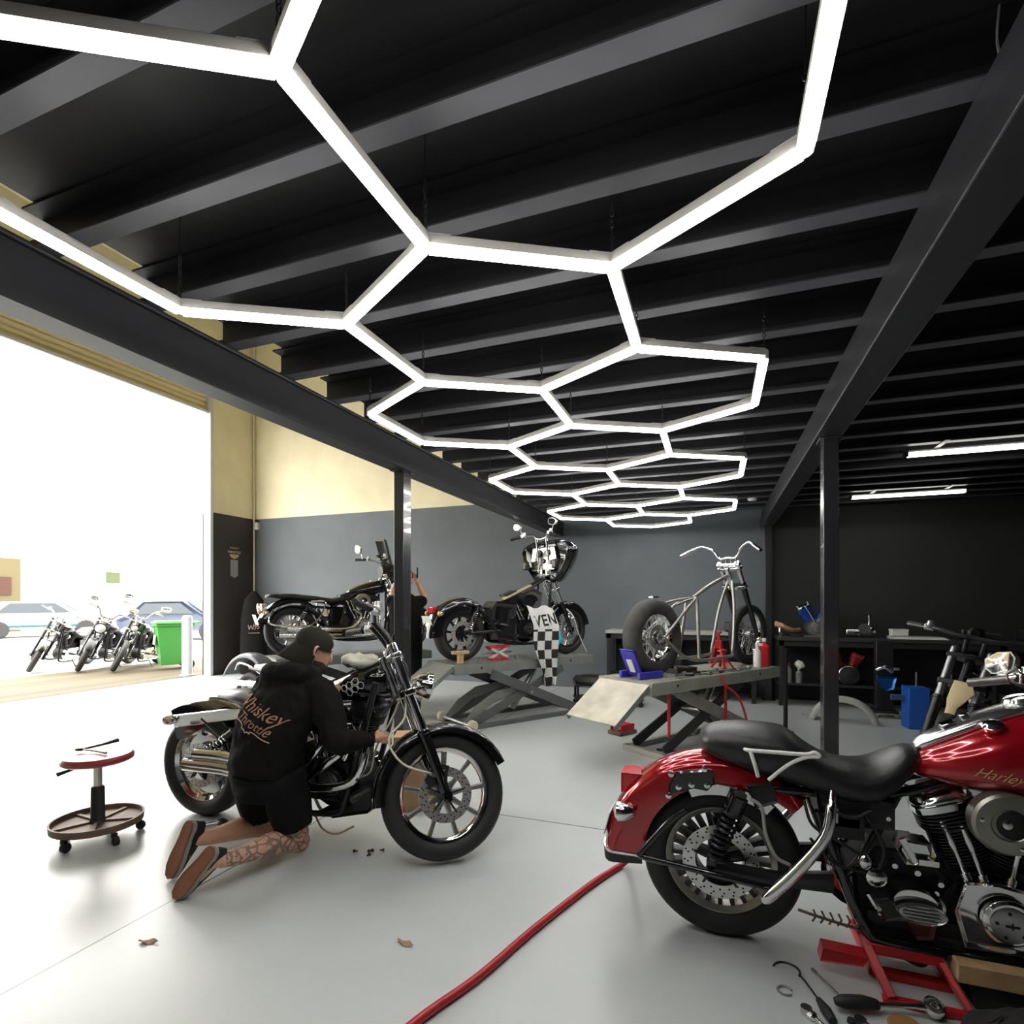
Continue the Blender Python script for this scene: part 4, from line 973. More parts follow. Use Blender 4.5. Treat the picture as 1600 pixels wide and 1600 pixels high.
mb.tube([pel - V((0, 0, .02)), wai, che, nek - V((0, .01, .03)), nek + V((.0, .02, .03)), hd - V((0, .01, .05))], [.12, .115, .12, .07, .058, .055], 16)
mb.tube([sh_l, nek - V((0, 0, .06)), sh_r], [.055, .08, .055], 12)
for s_, e_, w_ in ((sh_r, el_r, wr_r), (sh_l, el_l, wr_l)): mb.tube([s_, s_ * .5 + e_ * .5, e_, e_ * .6 + w_ * .4, w_], [.052, .05, .04, .042, .027], 12)
for h_, k_, a_ in ((hip_r, kn_r, an_r), (hip_l, kn_l, an_l)):
    mb.tube([h_, h_ * .5 + k_ * .5, k_ + V((0, -.01, .03))], [.1, .085, .062], 14)
    c_ = k_ * .62 + a_ * .38
    mb.tube([k_ + V((0, .01, .0)), k_ * .85 + a_ * .15 + V((0, 0, .012)), c_ + V((0, 0, .02)), k_ * .25 + a_ * .75, a_], [.056, .056, .062, .042, .035], 14, 3)
    mb.ball(k_, .06)
mb.tube([an_r, an_r + V((-.02, -.02, .01)), L_(-2.31, 1.91, .09)], [.036, .036, .03], 10); mb.tube([an_l, an_l + V((-.01, -.01, .0)), L_(-2.545, 2.03, .09)], [.036, .036, .03], 10)
head(mb, hd, face, (0, 0, 1))
hand(mb, wr_r, (.45, .85, -.05), (.6, -.3, .5), 1., .8, -1); hand(mb, wr_l, (.6, .6, .3), (-.3, .1, .9), 1., .8)
body = mb.build('body', skin, kn); fuse(body, .0065, 3, .5)
tat = mat('tattooed skin', (.5, .27, .18), .5); n_ = N(tat)
nz = n_.noise(34, 4); vz = n_.new('ShaderNodeTexVoronoi'); vz.feature = 'DISTANCE_TO_EDGE'; vz.inputs['Scale'].default_value = 22; n_.link(n_.obj(), vz.inputs['Vector'])
ink = n_.math('MAXIMUM', n_.math('LESS_THAN', vz.outputs['Distance'], .09), n_.math('GREATER_THAN', nz, .58))
n_.link(n_.mix(n_.math('MULTIPLY', ink, .75), (.62, .36, .25), (.13, .1, .09)), n_.b.inputs['Base Color'])
body.data.materials.append(tat)
for p in body.data.polygons:
    c = p.center + PB
    if c.z < .24 and c.x > -2.36 and 1.99 < c.y: p.material_index = 1
# clothing
def torso(mb, secs, lat):
    lat = V(lat).normalized(); rings = []
    for i, (c, a, b) in enumerate(secs):
        nx = secs[min(i + 1, len(secs) - 1)][0] - secs[max(i - 1, 0)][0]; l = (lat - nx.normalized() * lat.dot(nx.normalized())).normalized(); dp = nx.normalized().cross(l)
        rings.append(selring(c, l, dp, a, b, b, 2.3, 28))
    mb.loft(rings)
lat = sh_r - sh_l
mb = MB(); torso(mb, [(pel + V((0, -.005, -.045)), .185, .15), (pel + V((0, 0, .0)), .2, .165), (wai, .2, .16), (wai * .5 + che * .5 + V((-.005, -.01, 0)), .208, .16), (che, .215, .152), (che * .45 + nek * .55, .195, .13), (nek + V((0, 0, -.02)), .12, .1), (nek + V((0, .01, .02)), .08, .08)], lat)
for s_, e_, w_ in ((sh_r, el_r, wr_r), (sh_l, el_l, wr_l)):
    i_ = nek * .45 + s_ * .55 - V((0, 0, .05))
    mb.tube([i_, s_, s_ * .5 + e_ * .5, e_, e_ * .5 + w_ * .5, e_ * .2 + w_ * .8, e_ * .06 + w_ * .94], [.08, .086, .076, .07, .06, .05, .04], 16, 3)
# folded hood round the neck and down the back
hr = []
for i in range(14):
    a = 2 * pi * i / 14; hr.append(nek + V((cos(a) * .088, sin(a) * .075 - .005, .012 - .02 * sin(a) * -1)))
mb.tube(hr, .034, 10, closed=True)
mb.ball(nek + V((-.035, -.085, .03)), .12, sc=(1.25, .7, .62)); mb.ball(nek + V((-.055, -.105, -.04)), .095, sc=(1.4, .6, .9)); mb.ball(nek + V((-.01, .0, .05)), .09, sc=(1.2, 1.05, .5)); mb.ball(nek + V((.06, -.02, .02)), .07, sc=(1, 1, .7))
ho = mb.build('hoodie', hoodie_mat, kn); fuse(ho, .011, 5, .6); wrinkle(ho, .016, 7); wrinkle(ho, .007, 19, 3)
# band at the hem and cuffs
mb = MB(); torso(mb, [(pel + V((0, -.006, -.075)), .178, .145), (pel + V((0, -.005, -.03)), .192, .158)], lat); mb.build('hem_band', hoodie_mat, ho)
for e_, w_ in ((el_r, wr_r), (el_l, wr_l)): MB().tube([e_ * .12 + w_ * .88, w_], [.042, .038], 14).build('cuff', hoodie_mat, ho)
mb = MB(); torso(mb, [(pel + V((0, 0, -.16)), .18, .135), (pel + V((0, 0, -.06)), .195, .155), (pel + V((0, 0, .05)), .18, .14)], lat)
for h_, k_ in ((hip_r, kn_r), (hip_l, kn_l)):
    mb.tube([h_ + V((0, 0, .02)), h_ * .6 + k_ * .4, h_ * .25 + k_ * .75 + V((0, -.005, 0))], [.118, .118, .1], 18)
so = mb.build('shorts', shorts_mat, kn); fuse(so, .011, 4, .5); wrinkle(so, .007, 11, 5)
# back print
rust_print = mat('rust orange print', (.5, .26, .17), .8)
xd, yd = V((.93, -.1, -.36)), V((.3, 0, .95)); bo = L_(-2.265, 2.0, .845); ray = V((.05, 1, 0))
wrap_text(ho, 'Whiskey', .098, .5, bo, xd, yd, ray, rust_print, 'back_print', ho)
wrap_text(ho, 'Throttle', .072, .5, bo + V((-.005, 0, -.075)), xd, yd, ray, rust_print, 'back_print', ho)
mb = MB(); pr = [bo + xd * a + yd * b for a, b in ((-.16, -.1), (-.05, -.105), (-.035, -.122), (-.015, -.12), (0, -.13), (.015, -.12), (.03, -.123), (.045, -.108), (.16, -.115))]
mb.tube(project(ho, catmull(pr, 6), ray, .001), .0028, 5); mb.build('print_rule', mat('pale print line', (.62, .45, .36), .8), ho)
# cap worn backward
f = face.normalized(); up = V((0, 0, 1)); up = (up - f * up.dot(f)).normalized(); rt = f.cross(up); P = lambda a, b, h: hd + f * a + rt * b + up * h
mb = MB(); mb.loft([selring(P(-.008, 0, .012), f, rt, .108, .087, .087, 2.1, 26), selring(P(-.008, 0, .06), f, rt, .108, .087, .087, 2.1, 26), selring(P(-.01, 0, .1), f, rt, .09, .072, .072, 2.1, 26), selring(P(-.01, 0, .126), f, rt, .05, .042, .042, 2.1, 26), selring(P(-.01, 0, .133), f, rt, .012, .012, .012, 2.1, 26)])
mb.ball(P(-.01, 0, .134), .009)
cap = mb.build('cap', cap_mat, kn, ang=70)
g = []
for i in range(13):
    a = pi * i / 12; row = []
    for k in range(6):
        t = k / 5; row.append(P(-.008 - sin(a) * (.1 + .075 * t) + .0, cos(a) * (.089 - .01 * t), .034 - .105 * t - .02 * (cos(a) ** 2)))
    g.append(row)
MB().sheet(g, .004).build('brim', cap_mat, cap, ang=70)
mb = MB(); mb.loft([selring(P(a, 0, h), f, rt, fa, rb, rb, 2.1, 18) for h, a, fa, rb in ((-.124, .052, .034, .03), (-.105, .04, .06, .052), (-.075, .03, .073, .066), (-.05, .02, .066, .068))]); mb.build('beard', beard, kn, ang=70)
shoe(kn, L_(-2.385, 1.845, .012), L_(-2.235, 1.935, .235), (.2, .95, -.15)); shoe(kn, L_(-2.575, 1.965, .012), L_(-2.53, 2.05, .27), (.1, .95, -.25))

# ---------------------------------------------------------------- standing person half hidden by the left post
p2 = thing('person', 'standing person in black tee with raised arms, half hidden behind the left post', 'person', cw(-1.28, 6.6), radians(20.4))
# local frame: x to the right of the picture, y away
def Q(x, y, z): return V((x, y, z))
mb = MB()
mb.tube([Q(0, 0, .92), Q(0, 0, 1.1), Q(0, .0, 1.3), Q(0, 0, 1.45), Q(0, .01, 1.52), Q(0, .01, 1.6)], [.14, .13, .14, .09, .055, .055], 16)
mb.tube([Q(-.17, 0, 1.42), Q(0, 0, 1.43), Q(.17, 0, 1.42)], [.055, .08, .055], 12)
head(mb, Q(0, .0, 1.67), (-.3, 1, -.05), (0, 0, 1))
for s in (-1, 1):
    ex = .215 if s > 0 else -.17
    mb.tube([Q(s * .165, 0, 1.42), Q(s * .2, .03, 1.4), Q(ex, .08, 1.44), Q(s * .17, .09, 1.55), Q(s * .12, .08, 1.66)], [.055, .05, .042, .042, .028], 12, 3)
    hand(mb, Q(s * .12, .08, 1.66), (-s * .35, .0, .9), (s * .9, .2, .3), 1., .6, s)
    mb.tube([Q(s * .09, 0, .92), Q(s * .1, .01, .5), Q(s * .1, 0, .09)], [.095, .065, .042], 14); mb.tube([Q(s * .1, -.03, .05), Q(s * .11, .16, .035)], [.04, .035], 10)
b2 = mb.build('body', skin, p2); fuse(b2, .008, 3, .5)
mb = MB(); mb.loft([selring(Q(0, 0, z), (1, 0, 0), (0, 1, 0), a, b, b, 2.4, 24) for z, a, b in ((.86, .19, .14), (1.0, .185, .14), (1.2, .195, .14), (1.38, .21, .125), (1.46, .15, .095), (1.5, .075, .07))])
for s in (-1, 1):
    mb.tube([Q(s * .12, 0, 1.41), Q(s * .18, .01, 1.41), Q(s * .205, .05, 1.41)], [.075, .08, .066], 14)
o = mb.build('tee_shirt', hoodie_mat, p2); fuse(o, .012, 4); wrinkle(o, .006, 9)
mb = MB()
for s in (-1, 1): mb.tube([Q(s * .085, 0, .95), Q(s * .1, .01, .5), Q(s * .1, .0, .07)], [.115, .088, .075], 16)
mb.ball(Q(0, 0, .92), .15, sc=(1.15, .9, .8)); o = mb.build('trousers', shorts_mat, p2); fuse(o, .012, 4)
for s in (-1, 1): MB().box(Q(s * .105, .06, .045), (.09, .28, .085), (0, 0, 0)).build('boot', canvas, p2, .03)
mb = MB(); mb.loft([selring(Q(-.002, -.004, z), (1, 0, 0), (0, 1, 0), a, b, b, 2.1, 20) for z, a, b in ((1.69, .086, .106), (1.74, .084, .104), (1.78, .066, .08), (1.797, .02, .03))]); mb.build('cap', cap_mat, p2, ang=70)
MB().box(Q(.125, .07, 1.76), (.012, .06, .13)).build('phone', matte_black, p2, .004)
# ---------------------------------------------------------------- scissor lifts (local x along the table, y left, origin under the ramp end)
CH = radians(36.2) + TH
def lift(label, mid, m_table, m_arm, m_ramp, zt=.71, L=2.1, base=(-.25, .2), bx0=.3, arm_red=False, ramp=True):
    t = thing('scissor_lift', label, 'lift', mid, CH)
    mb = MB().box((L / 2, 0, zt - .004), (L, .6, .008))
    for i in range(30):
        for j in range(6): mb.box((.06 + i * (L - .12) / 29, -.25 + j * .1, zt + .001), (.03, .008, .003), (0, 0, .7 if (i + j) % 2 else -.7))
    mb.build('table_top', m_table, t)
    mb = MB()
    for s in (-1, 1): mb.box((L / 2, s * .3, zt - .055), (L, .03, .11))
    for x in (.015, L - .015, L * .33, L * .66): mb.box((x, 0, zt - .055), (.03, .58, .1))
    mb.mi = 1
    for x in (.35, 1.7): mb.lathe([(0, .003), (.013, .003), (.013, -.003), (0, -.003)], (x, -.315, zt - .05), (0, 1, 0), 12)
    mb.build('side_channel', [m_table, hole], t, .004)
    y0, y1 = base
    mb = MB()
    for y in (y0, y1): mb.box((1.05, y, .025), (1.6, .05, .05))
    for x in (bx0 - .03, 1.85): mb.box((x, (y0 + y1) / 2, .025), (.07, y1 - y0 + .06, .05))
    mb.build('base_frame', m_table if arm_red else m_arm, t, .004)
    for y in (y0 + .05, y1 - .05):
        a, b = V((bx0, y, .06)), V((1.55, y, zt - .12)); MB().beam(a, b, .02, .1, up=(0, 0, 1)).build('scissor_arm', m_arm, t, .004)
        y_ = y + (.035 if y > 0 else -.035)
        a, b = V((.45, y_, zt - .12)), V((1.75, y_, .06)); MB().beam(a, b, .02, .11, up=(0, 0, 1)).build('scissor_arm', m_table if arm_red else m_arm, t, .004)
    mb = MB(); mb.cyl((1.02, y0, zt / 2 - .02), (1.02, y1, zt / 2 - .02), .02); mb.cyl((.95, (y0 + y1) / 2, .1), (1.3, (y0 + y1) / 2, zt - .15), .035); mb.build('ram', alu, t)
    if not ramp: return t
    a, b = V((-.005, 0, zt - .02)), V((-.42, 0, .4))
    MB().beam(a, b, .58, .014).build('ramp', m_ramp, t)
    for s in (-1, 1): MB().beam(a + V((0, s * .285, -.02)), b + V((0, s * .285, -.02)), .014, .045).build('ramp_rail', grey_steel, t)
    return t
m_green = mat('grey green lift paint', (.31, .31, .26), .45, noise_amt=.15); m_gl = mat('dark grey lift paint', (.2, .205, .19), .42, noise_amt=.12)
ply = mat('dusty bare ramp board', (.52, .49, .4), .7, noise_amt=.22, noise_scale=5)
LC, LB, LA = cw(1.0, 4.88), cw(-.81, 6.2), cw(-3.03, 6.85)
liftC = lift('pale grey scissor lift with bare board ramp under the stripped chopper', LC, m_green, mat('dark serrated arm steel', (.03, .03, .03), .5), ply, arm_red=True)
mb = MB()
for x, y in ((.32, -.24), (1.15, -.27)): mb.cyl((x, y, .2), (x, y, .6), .014)
mb.build('red_strut', red_steel, liftC)
liftB = lift('grey scissor lift with roller feet under the fairing motorcycle', LB, m_gl, mat('grey scissor plate', (.1, .105, .1), .42, noise_amt=.12), m_gl, base=(-.38, .22), bx0=.25)
mb = MB().cyl((.13, -.46, .06), (.13, .2, .06), .017); mb.build('roller_axle', alu, liftB)
for y in (-.47, .2): MB().lathe([(0, -.035), (.05, -.035), (.062, -.02), (.062, .02), (.05, .035), (0, .035)], (.13, y, .062), (0, 1, 0), 22).build('roller', mat('cream nylon roller', (.62, .55, .4), .5), liftB)
for y in (-.3, .12):
    mb = MB(); mb.prism([(.1, .05), (.2, .05), (.5, .24), (1.0, .36), (.95, .42), (.55, .38), (.3, .25)], y - .008, y + .008); mb.build('link_plate', m_gl, liftB)
mb = MB().lathe([(.045, 0), (.045, .003), (.03, .004), (.03, .0), (.0, 0)], (1.45, -.316, .655), (0, -1, 0), 20); mb.box((1.45, -.3175, .655), (.05, .003, .012)); mb.build('round_decal', mat('teal decal', (.03, .32, .35), .5), liftB)
liftA = lift('dark scissor lift under the motorcycle in the far left corner', LA, m_gl, mat('black lift arm', (.02, .02, .02), .5), m_gl, ramp=False)
def at(Lo, x, y, z=.713):
    c, s = cos(CH), sin(CH); return V((Lo[0] + x * c - y * s, Lo[1] + x * s + y * c, z))
# ---------------------------------------------------------------- motorcycle on the far left lift
B3 = thing('motorcycle', 'black motorcycle with tinted windscreen on the far left lift', 'motorcycle', at(LA, .25, 0), CH)
cruiser(B3, wb=1.62, rstyle='alloy', fstyle='alloy', bar_m=deep_black, bar_pts=[(1.2, 0, 1.25), (1.2, .1, 1.26), (1.12, .3, 1.3), (1.0, .4, 1.3)], fork_top=(1.26, 1.02), mirror_sides=(1,), stand=False, top_m=dark_alu, cam_m=alu, air='round', air_m=mat('tan filter', (.3, .25, .2), .5), seat_secs=[(-.3, .76, .05, .02, .02, 2.2), (-.25, .765, .1, .03, .03, 2.4), (0, .77, .12, .03, .05, 2.6), (.3, .74, .13, .03, .06, 2.6), (.5, .71, .14, .03, .06, 2.6), (.7, .74, .1, .04, .05, 2.4), (.75, .75, .04, .02, .03, 2.2)])
mb = MB()
g = [[V((1.38 - .1 * v + .0 * u * u - .09 * abs(u) ** 2, u * (.15 - .0 * v), 1.2 + .36 * v)) for u in [-1 + 2 * i / 10 for i in range(11)]] for v in [j / 5 for j in range(6)]]
mb.sheet(g, .006).build('windscreen', mat('smoke tinted screen', (.03, .03, .032), .15, coat=.5), B3)
mb = MB(); mb.loft([selring((x, 0, 1.12), (0, 1, 0), (0, 0, 1), a, a * .8, a * .9, 2.4, 20) for x, a in ((1.2, .1), (1.28, .16), (1.36, .15), (1.42, .09))]); mb.build('fairing', deep_black, B3)
mb = MB()
for s in (-1, 1): mb.tube([(-.25, s * .17, .6), (-.28, s * .2, .42), (.2, s * .2, .4), (.38, s * .18, .68), (.2, s * .16, .7)], .011, 8, 5)
mb.build('bag_rail', chrome, B3)
for s in (-1, 1): MB().lathe([(0, -.05), (.045, -.045), (.055, 0), (.05, .02), (0, .03)], (-.36, s * .1, .62), (-1, 0, 0), 16).build('tail_canister', chrome, B3)
# ---------------------------------------------------------------- motorcycle with batwing fairing
B4 = thing('motorcycle', 'black touring motorcycle with big fork fairing on the middle lift', 'motorcycle', at(LB, .25, 0), CH)
cruiser(B4, wb=1.65, rstyle='alloy', fstyle='wire', fns=20, fork_top=(1.3, 1.05), tank=False, seat=False, light=False, stand=False, exhaust=False, rfs=.14, rf1=185, flare=.03, mirrors=False, ff0=10, ff1=150, ffs=.06,
        bar_pts=[(1.22, 0, 1.5), (1.22, .1, 1.52), (1.2, .14, 1.56), (1.12, .3, 1.55), (1.05, .42, 1.52)], rim_m=deep_black, spoke_m=deep_black, top_m=dark_alu, cam_m=dark_alu, air='oval', air_m=deep_black)
mb = MB(); o_ = [(y * 1.22, 1.25 + (z - 1.25) * 1.25) for y, z in [(-.4, 1.34), (-.37, 1.25), (-.27, 1.12), (-.15, 1.0), (.15, 1.0), (.27, 1.12), (.37, 1.25), (.4, 1.34), (.36, 1.4), (.2, 1.44), (-.2, 1.44), (-.36, 1.4)]]
cyz = (0, 1.25)
mb.loft([[V((x, (y - cyz[0]) * k + cyz[0], (z - cyz[1]) * k + cyz[1])) for y, z in o_] for x, k in ((1.3, .84), (1.27, .96), (1.3, 1.0), (1.42, .95), (1.52, .8), (1.58, .55), (1.6, .3))])
fa = mb.build('fairing', gloss_black, B4, ang=50)
mb = MB(); mb.prism([(-.22, 1.1), (.22, 1.1), (.26, 1.25), (.22, 1.4), (-.22, 1.4), (-.26, 1.25)], 1.25, 1.29, 'x', inset=.01); mb.build('gauge_panel', chrome, fa)
mb = MB()
for y, z, r in ((-.08, 1.32, .045), (.08, 1.32, .045), (-.14, 1.2, .028), (.14, 1.2, .028), (0, 1.22, .03)): mb.lathe([(0, .012), (r, .012), (r * 1.1, 0), (r * 1.1, -.004)], (1.25, y, z), (-1, 0, 0), 18)
mb.build('gauge', gloss_black, fa)
for s in (-1, 1):
    MB().tube([(1.28, s * .1, 1.06), (1.25, s * .1, 1.3), (1.22, s * .1, 1.52)], .014, 10, 4).build('tall_riser', chrome, B4)
    MB().box((1.2, s * .3, 1.17), (.06, .1, .12)).build('speaker_pod', deep_black, fa, .02)
    mirror(B4, (1.14, s * .3, 1.56), (1.1, s * .36, 1.68), .075, .05, None, mat('white mirror shell', (.7, .7, .7), .3), (-1, 0, .1))
mb = MB(); mb.prism([(.4, .45), (.72, .5), (.75, .68), (.45, .7), (.36, .6)], -.12, .12, inset=.02); mb.build('battery_tray', matte_black, B4)
mb = MB().beam((.55, -.08, .72), (1.0, -.06, .9), .05, .02); mb.build('masked_backbone', mat('masking paper tan', (.5, .42, .26), .8), B4)
mb = MB(); mb.prism([(.78, .6), (1.1, .62), (1.14, .8), (1.0, .86), (.82, .8)], -.13, -.04, inset=.03); mb.build('grey_dust_bag', mat('grey brown cloth', (.09, .08, .075), .85), B4)
for s in (-1, 1): MB().tube([(1.55, s * .12, .6), (1.66, s * .13, .5), (1.75, s * .15, .25), (1.9, s * .14, .02)], .016, 6, 4, flat=.3).build('tie_down_strap', mat('pale webbing', (.6, .58, .5), .8), B4)
# things on and around the middle lift
def small(name, label, cat, loc, rz=0., group=None): return thing(name, label, cat, loc, rz, group)
t = small('timber_support', 'pale timber block propping the rear tyre on the middle lift', 'block', at(LB, .14, -.2), CH)
mb = MB().box((0, 0, .055), (.06, .05, .11)); mb.box((0, .0, .125), (.2, .07, .035)); mb.build('block', wood, t, .004)
t = small('scissor_jack', 'small red scissor jack standing on the middle lift', 'jack', at(LB, .72, -.1), CH)
mb = MB().box((0, 0, .012), (.24, .1, .024)); mb.box((0, 0, .155), (.3, .08, .03)); mb.build('plate', red_plastic, t, .006)
mb = MB()
for y in (-.03, .03): mb.beam((-.12, y, .03), (.12, y, .14), .012, .03); mb.beam((.12, y * 1.4, .03), (-.12, y * 1.4, .14), .012, .03)
mb.build('arm', mat('pale jack arm', (.7, .6, .55), .4), t); MB().cyl((-.22, 0, .085), (.2, 0, .085), .01).build('screw', alu, t)
chk = mat('black and white checked cloth', (.6, .6, .6), .85); n_ = N(chk); x_ = n_.xyz()
uvm = n_.new('ShaderNodeUVMap'); ck = n_.new('ShaderNodeTexChecker'); ck.inputs['Scale'].default_value = 1
ck.inputs['Color1'].default_value = (.02, .02, .02, 1); ck.inputs['Color2'].default_value = (.68, .67, .64, 1)
mp = n_.new('ShaderNodeVectorMath', operation='SCALE'); mp.inputs['Scale'].default_value = 9.
pr_ = n_.new('ShaderNodeCombineXYZ'); n_.link(x_[0], pr_.inputs[0]); n_.link(x_[2], pr_.inputs[1]); n_.link(pr_.outputs[0], mp.inputs[0]); n_.link(mp.outputs[0], ck.inputs['Vector']); n_.link(n_.mix(n_.math('GREATER_THAN', x_[2], .36), ck.outputs['Color'], (.68, .67, .64)), n_.b.inputs['Base Color'])
t = small('checkered_cloth', 'black and white checked cloth draped over the side of the middle lift motorcycle', 'cloth', at(LB, 1.22, -.2), CH)
g = []
for i in range(22):
    v = i / 21; row = []
    for j in range(15):
        u = j / 14 - .5; wd = .4 * (1 - .55 * max(0, v - .5) * 2) ; drop = .62 - v * .95
        row.append(V((u * wd + .08 * v + .015 * sin(v * 9), -.08 - .1 * min(1, v * 4) + .02 * sin(u * 22 + v * 4) * (.3 + v), drop + .02 * sin(u * 9) + (0 if v > .05 else .01))))
    g.append(row)
cl = MB().sheet(g, .004).build('sheet', chk, t)
wrap_text(cl, 'VEN', .19, .1, (.035, -.4, .46), (1, 0, .12), (0, 0, 1), (0, 1, 0), canvas, 'printed_letters', cl, .004)
t = small('cyan_cloth', 'bright cyan rag tucked beside the front wheel on the middle lift', 'cloth', at(LB, 1.62, -.16, .95), CH)
mb = MB().ball((0, 0, 0), .085, sc=(.8, .35, 1.1)); o = mb.build('rag', cyan_cloth, t); wrinkle(o, .03, 18)
# ---------------------------------------------------------------- stripped chopper
B5 = thing('chopper_chassis', 'bare steel chopper chassis with fat rear tyre and tall handlebars on the right lift', 'motorcycle', at(LC, .39, 0), CH)
wheel(B5, 'rear_wheel', (0, .36), .36, .17, .215, 'wire', 22, chrome, alu, old_rubber, discs=(-1,), disc_r=.12, tyre_n=48)
wheel(B5, 'front_wheel', (1.62, .335), .335, .1, .25, 'wire', 20, chrome, alu, rubber, discs=(), tyre_n=48)
NK = (1.25, 1.0)
mb = MB()
mb.tube([(1.28, 0, .92), (1.25, 0, 1.0)], .035, 14)
mb.tube([(1.25, 0, .98), (.9, 0, .86), (.62, 0, .73)], .02, 12, 3)
for s in (-1, 1):
    mb.tube([(.62, s * .03, .73), (.45, s * .09, .66), (.0, s * .13, .36)], .015, 10, 4)
    mb.tube([(.62, s * .03, .73), (.4, s * .08, .7), (.22, s * .1, .66)], .013, 10, 3)
    mb.tube([(1.27, s * .02, .93), (1.2, s * .09, .6), (1.12, s * .12, .2), (1.05, s * .12, .13), (.4, s * .13, .14), (.0, s * .13, .36)], .016, 10, 5)
    mb.tube([(.6, s * .06, .72), (.55, s * .12, .14)], .016, 10)
mb.build('frame', bare_steel, B5)
fork(B5, (1.26, 1.05), (1.62, .335), .1, None, chrome, gloss_black, chrome, split=.22, rs=.03)
bars(B5, [(1.22, 0, 1.16), (1.22, .1, 1.16), (1.2, .16, 1.24), (1.17, .23, 1.28), (1.14, .3, 1.29), (1.05, .46, 1.2)], None, chrome, .014, chrome, master=False)
mb = MB()
for y in (-.09, -.03, .03, .09): mb.tube([(1.25, y, 1.07), (1.22, y, 1.17)], .011, 8)
mb.box((1.24, 0, 1.09), (.05, .26, .02)); mb.build('riser', chrome, B5)
MB().box((.02, 0, .735), (.09, .05, .014)).build('fender_tab', alu, B5)
MB().lathe([(.05, 0), (.05, .01), (.02, .03), (0, .03)], (0, -.09, .36), (0, -1, 0), 18).build('brake_hub', alu, B5)
# wheel chock, stands, bottles and tools on the right lift
t = small('wheel_chock', 'blue steel wheel chock holding the chopper rear tyre', 'chock', at(LC, .1, 0), CH)
mb = MB(); mb.beam((-.06, 0, .25), (.06, 0, .02), .16, .02); mb.beam((-.075, 0, .26), (-.02, 0, .255), .16, .012); mb.build('plate', ultra_blue, t, .004)
mb = MB()
for s in (-1, 1): mb.box((.13, s * .11, .03), (.32, .03, .06))
mb.build('base', ultra_blue, t, .004); MB().beam((-.03, 0, .17), (.03, 0, .06), .06, .024).build('label_plate', white_plastic, t)
def jackstand(label, p, h, rz):
    t = small('jack_stand', label, 'stand', p, rz); mb = MB()
    for i in range(4):
        a = pi / 4 + i * pi / 2; mb.beam((cos(a) * .11, sin(a) * .11, .01), (cos(a) * .03, sin(a) * .03, h * .75), .03, .02)
    mb.box((0, 0, h * .72), (.08, .08, h * .3)); mb.build('frame', red_steel, t, .004); MB().box((0, 0, h), (.04, .03, h * .35)).box((0, 0, h * 1.16), (.1, .05, .02)).build('saddle', red_plastic, t, .003)
jackstand('red jack stand under the chopper frame', at(LC, 1.42, -.06), .16, CH)
jackstand('red jack stand behind the chopper front wheel', at(LC, 1.78, .22), .3, CH + .4)
def bottle(name, label, cat, p, r, h, m, cap_m, noz=False):
    t = small(name, label, cat, p); MB().lathe([(0, 0), (r, 0), (r, h * .7), (r * .45, h * .82), (r * .4, h * .9), (0, h * .9)], (0, 0, 0), (0, 0, 1), 18).build('body', m, t)
    mb = MB().lathe([(r * .45, h * .88), (r * .45, h), (0, h)], (0, 0, 0), (0, 0, 1), 14)
    if noz: mb.box((r * .4, 0, h), (r * 1.8, r * .5, h * .1))
    mb.build('cap', cap_m, t); return t
bottle('spray_bottle', 'white spray bottle at the far corner of the right lift', 'bottle', at(LC, 1.84, -.2), .038, .24, white_plastic, white_plastic, True)
bottle('oil_bottle', 'red oil bottle next to the white spray bottle on the right lift', 'bottle', at(LC, 1.98, -.2), .055, .3, red_plastic, white_plastic)
random.seed(3)
for i in range(14):
    x, y = .5 + i * .078, -.26 + (i % 2) * (.1 if i < 10 else .02); L = .12 + random.random() * .08; a = CH + random.uniform(-.35, .35)
    kind = i % 3
    d_ = ('near the blue chock', 'below the frame rails', 'toward the far end')[min(2, int((x - .55) / .37))]
    nm = ('spanner', 'socket_bar', 'screwdriver')[kind]
    t = small(nm, 'steel %s lying on the right lift %s' % (nm.replace('_', ' '), d_), 'tool', at(LC, x, y), a, '%ss on the right lift %s' % (nm.replace('_', ' '), d_))
    mb = MB()
    if kind == 0: mb.box((0, 0, .006), (L, .014, .006)); mb.lathe([(.008, 0), (.016, 0), (.016, .01), (.008, .01)], (L / 2, 0, .001), (0, 0, 1), 12, closed=True); mb.box((-L / 2, .012, .006), (.03, .01, .008)).box((-L / 2, -.012, .006), (.03, .01, .008))
    elif kind == 1: mb.tube([(-L / 2, 0, .012), (L / 2, 0, .012)], .009, 8); mb.lathe([(.018, -.02), (.018, .02)], (L / 2, 0, .018), (1, 0, 0), 12)
    else: mb.tube([(0, 0, .014), (L / 2, 0, .014)], .004, 6); mb.tube([(-L / 2, 0, .014), (0, 0, .014)], .013, 8)
    mb.build('shaft', alu if kind < 2 else satin_black, t)
t = small('parts_tray', 'small black parts tray with chain under the chopper frame', 'tray', at(LC, .85, .05), CH)
mb = MB().box((0, 0, .006), (.3, .2, .008)); 
for s in (-1, 1): mb.box((s * .15, 0, .025), (.006, .2, .04)); mb.box((0, s * .1, .025), (.3, .006, .04))
mb.build('tray', matte_black, t); MB().tube([(-.1, -.05, .03), (0, .04, .04), (.1, -.03, .03), (.05, .06, .03)], .014, 6, 6).build('chain', rust_steel, t)
tag(MB().tube([at(LC, 1.0, -.32, .7), at(LC, 1.0, -.36, .62), at(LC, 1.15, -.4, .5), at(LC, 1.25, -.42, .3), at(LC, 1.3, -.42, .1), at(LC, 1.34, -.5, .02), at(LC, 1.6, -.7, .012)], .011, 8, 6).build('air_line', hose_red), 'thin red air line hanging from the right lift to the floor', 'hose')
